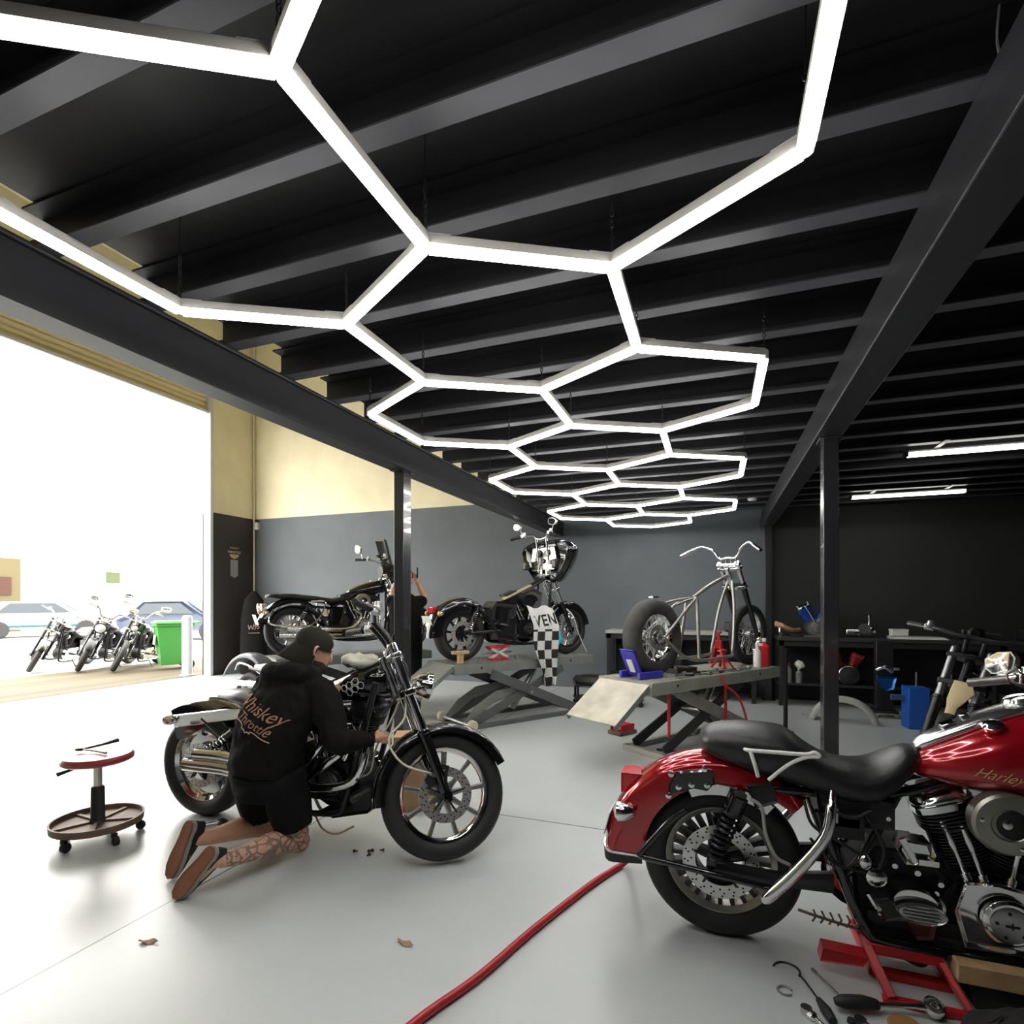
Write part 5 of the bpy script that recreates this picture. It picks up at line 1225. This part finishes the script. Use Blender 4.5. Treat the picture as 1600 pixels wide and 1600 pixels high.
tag(MB().tube([at(LC, .45, .0, .015), at(LC, .55, -.2, .015), at(LC, .7, -.45, .015), at(LC, .95, -.5, .015), at(LC, 1.1, -.3, .1), at(LC, .9, -.1, .4)], .012, 8, 6).build('power_cable', matte_black), 'black hose looping on the floor under the right lift', 'hose')
t = small('foot_pedal', 'red foot pedal on the floor below the right lift ramp', 'pedal', (-.93, 5.88, 0), CH)
MB().box((0, 0, .02), (.26, .18, .04)).build('base', rust_steel, t, .006); MB().beam((-.1, 0, .05), (.09, 0, .1), .1, .016).build('treadle', red_steel, t, .004)
for s in (-1, 1): MB().box((0, s * .075, .07), (.2, .01, .08)).build('guard', red_steel, t, .003)
t = small('lift_prop', 'black steel prop standing at the far end of the right lift', 'stand', at(LC, 2.16, -.34, 0), CH)
MB().tube([(0, 0, .0), (0, 0, .9)], .022, 10).build('tube', satin_black, t); MB().box((0, 0, .006), (.12, .12, .012)).build('base', satin_black, t)
# behind the middle and right lifts: low trolley with a loose tyre and a purple clamp
t = small('low_trolley', 'low black trolley behind the board ramp between the two lifts', 'trolley', cw(1.3, 7.45), radians(20))
mb = MB().box((0, 0, .3), (.9, .4, .03)); mb.box((0, 0, .1), (.9, .4, .02))
for x in (-.42, .42):
    for y in (-.17, .17): mb.box((x, y, .17), (.03, .03, .26))
mb.build('frame', satin_black, t)
for x in (-.42, .42):
    for y in (-.17, .17): MB().lathe([(0, -.012), (.03, -.012), (.03, .012), (0, .012)], (x, y, .03), (0, 1, 0), 12).build('castor', rubber, t)
t = small('tyre_carcass', 'worn black tyre lying on the low trolley', 'tyre', cw(1.1, 7.4, .318), 0)
MB().lathe([(.16, .01), (.2, 0), (.25, .01), (.28, .04), (.25, .08), (.2, .09), (.16, .08)], (0, 0, 0), (0, 0, 1), 36, closed=True).build('carcass', old_rubber, t)
t = small('purple_clamp', 'purple bar clamp lying on the low trolley beside the tyre', 'clamp', cw(1.5, 7.4, .316), .3)
MB().box((0, 0, .02), (.22, .05, .04)).build('bar', mat('purple paint', (.14, .06, .45), .4), t, .006); MB().box((.16, 0, .015), (.14, .02, .02)).build('jaw', pale_steel, t)
# ---------------------------------------------------------------- motorcycle at the right, behind the red one
B6 = thing('motorcycle', 'dark stripped motorcycle with grey fork tubes behind the red motorcycle', 'motorcycle', V((1.4, 4.47, 0)) - 1.63 * V((cos(radians(220.4)), sin(radians(220.4)), 0)), radians(220.4))
M6 = cruiser(B6, steer=28, fork_up=mat('grey fork tube', (.3, .3, .31), .3, .9), fork_low=deep_black, tree_m=deep_black, bar_m=deep_black, riser_m=deep_black, bar_pts=[(1.26, 0, 1.15), (1.26, .12, 1.15), (1.22, .26, 1.16), (1.1, .42, 1.14)], light=False, mirrors=False, fstyle='alloy', rstyle='alloy', rim_m=deep_black, spoke_m=deep_black, fspoke_m=deep_black, top_m=dark_alu, cam_m=alu, split=.42, stand=False, ffender=False, tank_secs=[(.72, .72, .03, .03, .03, 2.2), (.78, .73, .075, .05, .05, 2.4), (.9, .75, .1, .075, .085, 2.6), (1.03, .77, .11, .08, .1, 2.6), (1.16, .79, .1, .08, .1, 2.6), (1.24, .79, .04, .04, .04, 2.4)], cap=(1.08, .855))
mb = MB(M6); mb.loft([selring((x, y, z), (0, 1, 0), (1, 0, 0), a, .012, .012, 3, 12) for x, y, z, a in ((1.46, 0, .8), (1.45, 0, .83), (0, 0, 0))[:0] or ((1.43, .01, .86, .05), (1.45, .02, .8, .065), (1.46, .0, .73, .05), (1.48, -.01, .68, .03), (1.54, -.01, .45, .025), (1.58, -.01, .36, .03))]); mb.build('masking_paper', mat('cream masking paper', (.72, .58, .34), .8), B6)
MB().cyl((1.2, .12, .9), (1.26, .42, .94), .035).build('silver_canister', alu, B6)
# ---------------------------------------------------------------- three motorcycles outside
sp = [((-12.71, 6.87), 'leftmost black motorcycle parked on its stand outside the door', gloss_black), ((-11.92, 7.27), 'middle black motorcycle with headlight shroud parked outside the door', deep_black), ((-11.26, 7.51), 'rightmost black motorcycle with wide handlebars parked outside beside the bin', gloss_black)]
for i, ((x, y), lab, pm) in enumerate(sp):
    hd_ = radians(-62); o = thing('motorcycle', lab, 'motorcycle', (x - 1.63 * cos(hd_), y - 1.63 * sin(hd_), 0), hd_)
    o.rotation_euler = (radians(-12), 0, hd_); o.rotation_mode = 'XYZ'; o['group'] = 'motorcycles parked outside'
    tan = mat('tan painted bars', (.4, .3, .2), .5)
    cruiser(o, paint=pm, fork_up=dark_alu, rim_m=deep_black, spoke_m=deep_black, fspoke_m=dark_alu, top_m=dark_alu, air_m=deep_black, light_m=gloss_black, fstyle='disc' if i == 0 else 'wire', fns=14, steer=(33, 28, 30)[i], mirrors=(i > 0), tail=False, bar_m=(chrome, deep_black, tan)[i], bar_pts=[(1.25, 0, 1.1), (1.25, .1, 1.12), (1.22, .2, 1.2 + .05 * i), (1.1, .38, 1.2 + .04 * i)], light=(i > 0), light_r=(.08, .11, .07)[i], ffender=(i != 2), ffs=(.12, .03, 0)[i])
# ---------------------------------------------------------------- partly dismantled motorcycle behind the kneeling person
B7 = thing('motorcycle_chassis', 'grey fendered motorcycle chassis half hidden behind the kneeling person', 'motorcycle', cw(-2.98, 6.3), TH - .6)
wheel(B7, 'rear_wheel', (0, .3), .3, .12, .21, 'wire', 16, alu, alu, discs=(), tyre_n=32)
arc_fender(B7, 'rear_fender', (0.02, .34), .46, 55, 160, .17, .02, mat('slate grey fender', (.1, .11, .14), .3), n=20, flare=.12)
muffler(B7, [(.9, .4), (.5, .5), (.3, .5), (-.2, .48), (-.55, .47)], [.02, .022, .036, .036, .036], dull_chrome, -.14)
MB().tube([(-.2, -.1, .62), (-.12, -.1, .7), (.1, -.1, .68), (.3, -.08, .6)], .012, 8, 5).build('grab_rail', dull_chrome, B7)
frame_tubes(B7, [([(0, .3), (.45, .32), (.5, .6), (.1, .66)], .1), ([(.5, .6), (.9, .6)], .06), ([(.45, .32), (.9, .3)], .1)], deep_black)
xloft(MB(), [(.12, .68, .05, .02, .02, 2.2), (.2, .68, .11, .04, .04, 2.5), (.6, .66, .12, .05, .05, 2.5), (.8, .66, .05, .03, .03, 2.2)]).build('seat', white_plastic, B7)
MB().tube([(.85, -.1, .3), (.85, -.12, 0)], .02, 8).build('stand_leg', deep_black, B7); MB().tube([(.85, .1, .3), (.85, .12, 0)], .02, 8).build('stand_leg', deep_black, B7)
# leaning wheel and covered bag in the far corner
t = small('spoked_wheel', 'loose wire spoked wheel standing near the far left corner', 'wheel', (-7.05, 8.25, 0), TH)
wheel(t, 'rim', (0, .36), .33, .08, .25, 'wire', 24, grey_steel, alu, mat('grey tyre', (.09, .09, .1), .7), discs=(), tyre_n=32)
MB().box((0, 0, .015), (.3, .25, .03)).build('foot', satin_black, t)
t = small('hanging_bag', 'black clothing bag with pale print standing in the far left corner', 'bag', (-8.55, 8.35, 0), .8)
mb = MB(); mb.loft([selring((0, 0, z), (1, 0, 0), (0, 1, 0), a, b, b, 2.6, 20) for z, a, b in ((0, .24, .18), (.5, .25, .19), (1.1, .23, .17), (1.45, .17, .12), (1.58, .07, .06), (1.62, .04, .04))]); o = mb.build('cover', hoodie_mat, t); 
M_ = basis((-.0, -.187, .92), (1, 0, 0), (0, 0, 1)); mb = MB(M_)
for q in ([(-.1, .04, 0), (-.08, -.05, 0), (-.05, .03, 0), (-.02, -.05, 0), (0, .06, 0)], [(.02, -.06, 0), (.03, .08, 0)], [(.0, .02, 0), (.07, .03, 0)], [(.05, -.04, 0), (.09, -.02, 0), (.07, .02, 0), (.04, -.01, 0)], [(-.1, -.12, 0), (.1, -.12, 0)]): mb.tube(q, .006, 6, 4)
mb.build('print', mat('pale rose print', (.4, .3, .26), .8), t)
# ---------------------------------------------------------------- work benches along the back wall
def bench(label, x0, x1, mt, mbody, zt=.93, y0=8.18, y1=8.78, legs=2):
    t = thing('workbench', label, 'bench', ((x0 + x1) / 2, (y0 + y1) / 2, 0)); L = x1 - x0; D = y1 - y0
    bx(-L / 2, L / 2, -D / 2, D / 2, zt - .045, zt).build('worktop', mt, t, .004)
    for i in range(legs):
        x = -L / 2 + .05 + i * (L - .1) / (legs - 1)
        for y in (-D / 2 + .06, D / 2 - .05): bx(x - .03, x + .03, y - .03, y + .03, 0, zt - .045).build('leg', mbody, t)
    bx(-L / 2, L / 2, -D / 2 + .05, D / 2 - .02, .28, .31).build('shelf', mbody, t, .003)
    bx(-L / 2, L / 2, D / 2 - .02, D / 2, .05, zt - .05).build('back_panel', mbody, t)
    bx(-L / 2, L / 2, -D / 2 + .03, -D / 2 + .06, zt - .12, zt - .045).build('apron', mbody, t)
    return t
bench('long black workbench under the wall behind the right post', .79, 4.5, mat('black bench top', (.04, .04, .04), .4), matte_black, legs=4)
bench('workbench with pale steel top behind the chopper and middle lift', -1.55, .55, mat('pale bench top', (.42, .41, .36), .4), matte_black, .98, legs=3)
BZ, BZ2 = .932, .982
t = small('engine', 'v-twin engine with blue cylinders on the bench beside the post', 'engine', (1.28, 8.42, BZ), 0)
mb = MB(); mb.prism([(cos(a) * .13, .13 + sin(a) * .12) for a in [2 * pi * i / 20 for i in range(20)]], -.09, .09, inset=.02); mb.box((0, 0, .01), (.3, .18, .02)); mb.build('crankcase', alu, t)
for k in (-1, 1): cylinder(t, (k * .06, .22), k * radians(26), mat('blue cylinder enamel', (.02, .1, .55), .35), chrome, .9, .12)
for k in (-1, 1): MB().tube([(k * .02, -.09, .2), (k * .14, -.09, .42)], .01, 8).build('pushrod_tube', chrome, t)
MB().lathe([(.07, 0), (.06, .03), (0, .035)], (0, -.09, .13), (0, -1, 0), 22).build('cam_cover', alu, t)
t = small('leather_saddle', 'tan leather solo saddle on the bench left of the blue engine', 'seat', (.93, 8.36, BZ), .4)
mb = MB(); mb.loft([selring((x, 0, z), (0, 1, 0), (0, 0, 1), a, .03, .04, 2.5, 18) for x, z, a in ((-.16, .18, .04), (-.12, .16, .12), (0, .1, .14), (.1, .08, .08), (.17, .09, .03))]); mb.build('hide', mat('tan leather', (.45, .27, .14), .45), t)
MB().tube([(-.1, 0, .12), (-.1, 0, 0)], .02, 8).build('spring', chrome, t); MB().box((.05, 0, .025), (.1, .1, .05)).build('mount', chrome, t)
t = small('carburettor', 'polished carburettor with upright lever on the bench right of the post', 'engine part', (1.83, 8.4, BZ), 0)
mb = MB().box((0, 0, .08), (.12, .1, .12)).cyl((-.2, 0, .07), (0, 0, .07), .055).ball((.08, 0, .09), .07); mb.build('body', chrome, t, .008); MB().tube([(.06, 0, .12), (.08, 0, .2), (.075, 0, .3)], [.02, .018, .022], 10).build('lever', chrome, t); MB().lathe([(.06, 0), (.07, .02), (0, .02)], (0, -.06, .12), (0, -1, 0), 18).build('cover', alu, t)
t = small('white_tray', 'white flat tray on the bench right of the carburettor', 'tray', (2.36, 8.33, BZ), -.06)
MB().prism([(-.25, 0), (.3, 0), (.36, -.0), (.3, .03), (-.25, .035)], -.12, .12, inset=.006).build('tray', white_plastic, t)
t = small('white_box', 'small white box resting on the white tray', 'box', (2.22, 8.36, BZ + .038), .1)
bx(-.09, .09, -.06, .06, 0, .08).build('carton', paper, t, .006); bx(-.092, .092, -.062, .062, .06, .084).build('lid', white_plastic, t, .003)
for i, (x, z, lab) in enumerate(((3.0, BZ, 'dark clutch drum on the bench beside the white tray'), (3.6, BZ, 'dark alternator on the right end of the bench'), (-.9, BZ2, 'dark gearbox on the pale bench behind the middle lift'), (.25, BZ2, 'dark oil pump on the pale bench seen through the chopper frame'))):
    t = small('gear_case', lab, 'engine part', (x, 8.42, z), .3 * i)
    mb = MB().box((0, 0, .07), (.24, .16, .14)); mb.build('case', dark_alu, t, .02); MB().lathe([(.07, 0), (.075, .03), (.05, .05), (0, .05)], (0, -.08, .085), (0, -1, 0), 20).build('drum', alu if i % 2 else dark_alu, t); MB().cyl((.1, 0, .1), (.3, -.02, .06), .02).build('shaft', alu, t)
t = small('shop_rag', 'crumpled white rag on the pale bench behind the fat tyre', 'cloth', (-.5, 8.33, BZ2 + .045), 0); o = MB().ball((0, 0, 0), .07, sc=(1.2, 1, .55)).build('rag', paper, t); wrinkle(o, .02, 16)
t = small('white_bowl', 'small white enamel bowl on the left end of the pale bench', 'bowl', (-1.1, 8.3, BZ2)); MB().lathe([(.04, 0), (.08, .06), (.085, .062), (.075, .055), (.035, .008), (0, .008)], (0, 0, 0), (0, 0, 1), 20).build('bowl', white_plastic, t)
# under the bench
t = small('red_engine', 'red painted engine with round cover on the shelf under the black bench', 'engine', (1.62, 8.35, .312), 0)
mb = MB().prism([(cos(a) * .14, .14 + sin(a) * .13) for a in [2 * pi * i / 20 for i in range(20)]], -.09, .09, inset=.02); mb.build('crankcase', matte_black, t)
for k in (-1, 1): cylinder(t, (k * .07, .22), k * radians(24), mat('dull red enamel', (.35, .02, .02), .4), mat('dull red cover', (.3, .02, .02), .4), .75, .1)
mb = MB().lathe([(.115, -.01), (.125, 0), (.115, .01)], (.02, -.1, .13), (0, -1, 0), 28, closed=True); mb.build('pulley_ring', alu, t); MB().lathe([(.11, 0), (.02, .02), (0, .02)], (.02, -.1, .13), (0, -1, 0), 24).build('pulley', matte_black, t)
bottle('oil_bottle', 'red topped bottle on the shelf below the tan saddle', 'bottle', (.93, 8.28, .312), .045, .26, grey_steel, red_plastic)
bottle('spray_can', 'grey can with white rag cap on the shelf under the bench', 'can', (1.06, 8.28, .312), .04, .2, grey_steel, white_plastic)
t = small('shop_rag', 'white rag on top of the grey can under the bench', 'cloth', (1.07, 8.28, .56), 0); o = MB().ball((0, 0, 0), .06, sc=(1, .8, .9)).build('rag', paper, t); wrinkle(o, .02, 20)
t = small('pedestal_vice', 'black castor pedestal with a blue and chrome vice in front of the bench', 'vice', (1.93, 7.85, 0), 0)
bx(-.09, .09, -.06, .06, .08, .93).build('column', satin_black, t, .006); bx(-.13, .13, -.12, .12, .06, .09).build('base', satin_black, t, .004)
for x in (-.1, .1): MB().lathe([(0, -.012), (.03, -.012), (.03, .012), (0, .012)], (x, -.1, .031), (1, 0, 0), 14).build('castor', alu, t)
mb = MB(); mb.prism([(-.1, .5), (.1, .5), (.07, .36), (.0, .33), (-.04, .36)], -.14, -.062, inset=.02); mb.build('vice_body', mat('metallic blue', (.02, .12, .4), .25, .5), t); MB().tube([(-.1, -.1, .58), (-.02, -.12, .62), (.06, -.1, .56)], .025, 10, 4).box((.1, -.1, .6), (.06, .05, .03)).build('vice_jaw', chrome, t)
t = small('blue_drain_box', 'upright blue metal box with a rod handle on the floor before the bench', 'container', (2.09, 7.28, 0), .1)
bx(-.1, .1, -.1, .1, 0, .46).build('box', blue_plastic, t, .006); MB().cyl((.01, 0, .46), (.01, 0, .62), .008).build('rod', grey_steel, t); MB().box((-.02, .02, .33), (.42, .05, .06)).build('cross_bar', mat('slate blue bar', (.06, .1, .18), .4), t, .004)
t = small('loose_fender', 'bare metal fender standing on the floor behind the right post', 'fender', (1.4, 7.33, 0), -.25)
f_ = arc_fender(t, 'shell', (0, -.06), .36, 12, 168, .13, .03, pale_steel, n=24); MB().box((-.3, .1, .02), (.3, .02, .01), (0, .1, .2)).build('stay', pale_steel, t)
# ---------------------------------------------------------------- mechanic's stool
t = thing('rolling_stool', 'red topped mechanic stool on a round castor tray left of the kneeling person', 'stool', (-3.437, 2.185, 0), TH + .2)
mb = MB().lathe([(0, .455), (.165, .455), (.18, .465), (.182, .485), (.17, .5), (.0, .505)], (0, 0, 0), (0, 0, 1), 36); mb.build('seat', mat('red vinyl', (.3, .03, .03), .35, coat=.3), t)
MB().lathe([(0, .0), (.022, .0), (.022, .18), (.0, .18)], (0, 0, .29), (0, 0, 1), 16).build('gas_strut', dull_chrome, t)
MB().lathe([(0, 0), (.05, 0), (.036, .02), (.034, .2), (.03, .21), (0, .21)], (0, 0, .1), (0, 0, 1), 18).build('column', matte_black, t)
mb = MB().lathe([(0, .1), (.215, .1), (.222, .125), (.232, .125), (.228, .085), (0, .085)], (0, 0, 0), (0, 0, 1), 40)
for i in range(5):
    a = 2 * pi * i / 5; mb.beam((cos(a) * .04, sin(a) * .04, .104), (cos(a) * .21, sin(a) * .21, .104), .02, .012)
mb.build('tray', rust_steel, t)
MB().tube([(0, 0, .44), (-.1, -.05, .43), (-.17, -.08, .41)], [.008, .007, .012], 8).build('height_lever', matte_black, t)
for i in range(5):
    a = 2 * pi * i / 5 + .5; c = V((cos(a) * .2, sin(a) * .2, 0)); mb = MB().cyl(c + V((0, 0, .05)), c + V((0, 0, .09)), .012)
    mb.box(c + V((.008, 0, .05)), (.012, .036, .04)); mb.lathe([(0, -.012), (.026, -.012), (.026, .012), (0, .012)], c + V((.012, 0, .027)), (sin(a), -cos(a), 0), 14); mb.build('castor', matte_black, t)
t = small('pliers', 'long black handled pliers lying open on the stool seat', 'tool', (-3.47, 2.2, .507), TH)
MB().tube([(-.09, 0, .012), (0, .04, .03), (.06, .1, .045)], [.006, .007, .012], 8, 3).build('handle', matte_black, t); MB().tube([(-.09, 0, .012), (.0, -.02, .01), (.1, -.06, .008)], [.005, .006, .008], 8, 3).build('handle', alu, t); MB().box((-.1, 0, .012), (.04, .03, .014)).build('jaw', matte_black, t, .003)
# ---------------------------------------------------------------- rag and box near the black motorcycle
t = small('shop_rag', 'pale green white rag lying on the black motorcycle tank', 'cloth', (-1.93, 2.68, 1.055), .2); o = MB().ball((0, 0, 0), .1, 18, 12, sc=(1.2, .9, .42)).build('rag', mat('pale rag', (.55, .56, .45), .85), t); wrinkle(o, .035, 14)
t = small('cardboard_sheet', 'brown cardboard carton standing on the floor behind the black motorcycle', 'box', cw(-.66, 3.75), TH + .1)
bx(-.14, .14, -.1, .1, 0, .5).build('carton', cardboard, t, .004); bx(-.14, .14, -.104, -.1, .3, .34).build('tape', mat('brown tape', (.4, .28, .14), .3), t)
# ---------------------------------------------------------------- red lift jack, timber and bag under the red motorcycle
t = thing('lift_jack', 'red steel lift jack under the red motorcycle engine', 'jack', (.68, 2.5, 0))
mb = MB()
for x in (-.12, .12): mb.box((x, .06, .015), (.04, .34, .03))
for y in (-.1, .2): mb.box((0, y, .015), (.26, .04, .03))
mb.build('base_frame', red_steel, t, .004)
mb = MB()
mb.box((-.04, -.08, .128), (.24, .16, .04)); mb.box((-.04, .1, .128), (.24, .1, .04)); mb.build('saddle_bar', red_steel, t, .004)
MB().beam((-.165, -.1, .15), (-.1, -.245, .01), .07, .03, up=(1, 0, .3)).build('link_arm', red_steel, t, .003); MB().beam((.07, -.13, .12), (.13, -.25, .01), .05, .02, up=(1, 0, .3)).build('link_arm', red_steel, t, .003)
MB().box((.01, -.252, .012), (.28, .03, .024)).build('front_foot', red_steel, t, .003)
MB().prism([(-.31, .05), (-.17, .06), (-.15, .095), (-.3, .1)], -.17, -.1, inset=.004).build('side_lug', red_steel, t)
MB().cyl((.0, .05, .04), (.02, -.1, .1), .035).build('ram', matte_black, t)
t = small('timber_block', 'pale timber block wedged between lift jack and red motorcycle engine', 'block', (.93, 2.42, .0), 0)
bx(-.15, .09, -.13, .1, .095, .16).build('block', wood, t, .004); bx(-.09, .09, -.1, .08, 0, .095).build('riser_block', matte_black, t)
t = small('tool_bag', 'black canvas tool bag slumped on the floor at the lower right', 'bag', (.9, 2.1, 0), .5)
mb = MB(); mb.loft([selring((0, 0, z), (1, 0, 0), (0, 1, 0), a, b, b, 3, 24) for z, a, b in ((.0, .19, .1), (.03, .21, .12), (.09, .19, .1), (.13, .13, .07), (.15, .05, .03))]); o = mb.build('body', canvas, t, sub=2); realize(o); wrinkle(o, .03, 9)
MB().tube([(-.15, -.06, .1), (-.1, -.12, .12), (.02, -.13, .13), (.12, -.07, .12)], .016, 6, 5, flat=.35).build('strap', canvas, t)
# floor tools at the lower right
def floor_tool(name, label, cat, p, q):
    p, q = V((*p, 0)), V((*q, 0)); d = q - p; t = small(name, label, cat, p, math.atan2(d.y, d.x)); return t, d.length
t, L = floor_tool('ratchet', 'chrome ratchet with black oval grip lying before the red jack', 'tool', (.385, 2.145), (.62, 2.205))
MB().tube([(0, 0, .03), (.03, 0, .032), (.09, 0, .032), (.135, 0, .03), (.14, 0, .03)], [.012, .022, .024, .016, .01], 14, 3).build('grip', matte_black, t)
mb = MB().tube([(.135, 0, .03), (.25, 0, .034), (.3, 0, .034)], [.008, .009, .014], 10); mb.lathe([(0, -.014), (.03, -.014), (.032, 0), (.03, .014), (.014, .016), (0, .012)], (.315, 0, .034), (0, -.4, 1), 22); mb.build('head', chrome, t)
t, L = floor_tool('hooked_pick', 'black hooked pick with long shaft on the floor', 'tool', (.365, 2.06), (.3, 2.29))
MB().tube([(0, 0, .016), (.05, 0, .017), (.1, 0, .016)], [.014, .018, .01], 10).build('handle', matte_black, t); MB().tube([(.09, 0, .016), (.2, 0, .01), (.24, .005, .008)], .0035, 6).build('shaft', satin_black, t)
def cring(label, p, r, a0, a1, m):
    t = small('snap_ring', label, 'ring', (*p, .004)); MB().tube([(cos(a) * r, sin(a) * r, 0) for a in [radians(a0 + (a1 - a0) * i / 16) for i in range(17)]], .004, 6).build('ring', m, t)
cring('larger dark open hook ring on the floor', (.255, 2.31), .045, -30, 170, satin_black)
cring('smaller grey open snap ring on the floor', (.235, 2.185), .024, 20, 320, grey_steel)
t, L = floor_tool('extension_bar', 'thin steel extension bar pointing at the ratchet grip', 'tool', (.345, 2.34), (.42, 2.2)); MB().tube([(0, 0, .008), (.02, 0, .008), (.022, 0, .008), (L, 0, .008)], [.007, .007, .0045, .0045], 8).build('bar', dull_chrome, t)
for i, (lab, p, q) in enumerate((('chrome ratchet with black head near the bottom edge', (.45, 2.095), (.52, 1.99)), ('chrome spanner crossing the bottom edge left of the others', (.29, 2.09), (.36, 2.0)), ('chrome flat pry bar at the bottom edge beside the bag', (.56, 2.06), (.6, 1.97)))):
    t, L = floor_tool(('ratchet', 'spanner', 'pry_bar')[i], lab, 'tool', p, q)
    MB().tube([(0, 0, .012), (.03, 0, .012), (.04, 0, .011), (L, 0, .011)], [.014, .016, .007, .008], 10, flat=.8).build('shaft', chrome, t)
    (MB().lathe([(0, -.01), (.018, -.01), (.018, .012), (0, .012)], (0, 0, .013), (0, 0, 1), 16) if i != 2 else MB().box((-.01, 0, .006), (.05, .018, .006))).build('tip', satin_black if i == 0 else dull_chrome, t)
t = small('rubber_plug', 'small dark rubber plug on the floor among the tools', 'plug', (.425, 2.1, 0)); MB().lathe([(0, 0), (.014, 0), (.012, .012), (0, .014)], (0, 0, 0), (0, 0, 1), 14).build('plug', rubber, t)
t = small('wooden_scraper', 'round tan wooden block beneath the ratchet grip', 'block', (.585, 2.125, 0), .4); MB().lathe([(0, 0), (.05, 0), (.052, .012), (.045, .02), (0, .02)], (0, 0, 0), (0, 0, 1), 22).build('disc', mat('oiled timber', (.3, .15, .05), .5), t)
# hose, litter, bolts, spanner
tag(MB().tube([(-1.05, 1.15, .016), (-.925, 1.58, .016), (-.82, 1.85, .016), (-.72, 2.2, .016), (-.57, 2.65, .016), (-.46, 2.9, .02), (-.4, 2.88, .1), (-.36, 2.75, .22), (-.32, 2.64, .33)], .0155, 12, 8).build('air_hose', hose_red), 'thick red air hose snaking over the floor to the red motorcycle tail', 'hose')
for lab, p, a in (('dry brown leaf on the floor at the lower left', (-2.185, 1.585), .3), ('torn tan paper scrap on the floor left of the hose', (-1.19, 1.945), -.2)):
    t = small('leaf' if 'leaf' in lab else 'paper_scrap', lab, 'litter', (*p, .001), a); MB().sheet([[V((-.04 + .016 * i, -.018 * (1 - abs(i - 2.5) / 3.2) + .012 * j * (1 - abs(i - 2.5) / 3.2) * 1., .006 + .006 * sin(i * 1.3 + j))) for j in range(4)] for i in range(6)], .0015).build('blade', mat('dry leaf', (.3, .2, .12), .8), t)
for i, (x, y) in enumerate(((-1.9, 2.56), (-1.82, 2.585), (-1.8, 2.6), (-1.745, 2.63), (-1.79, 2.56))):
    t = thing('bolt', 'small black bolt lying on the floor in front of the black motorcycle', 'bolt', (x, y, 0), i * 1.1, 'loose bolts on the floor'); MB().lathe([(0, 0), (.008, 0), (.008, .008), (.004, .009), (.004, .024), (0, .024)], (0, 0, .008), (1, .2, 0), 10).build('stud', satin_black, t)
t, L = floor_tool('socket_wrench', 'steel socket wrench on the floor behind the kneeling person feet', 'tool', (-3.03, 2.42), (-2.9, 2.58)); MB().tube([(0, 0, .02), (L, 0, .02)], .012, 10).build('shaft', dull_chrome, t); MB().box((L, 0, .02), (.05, .06, .03), (0, 0, .4)).build('head', satin_black, t, .005)
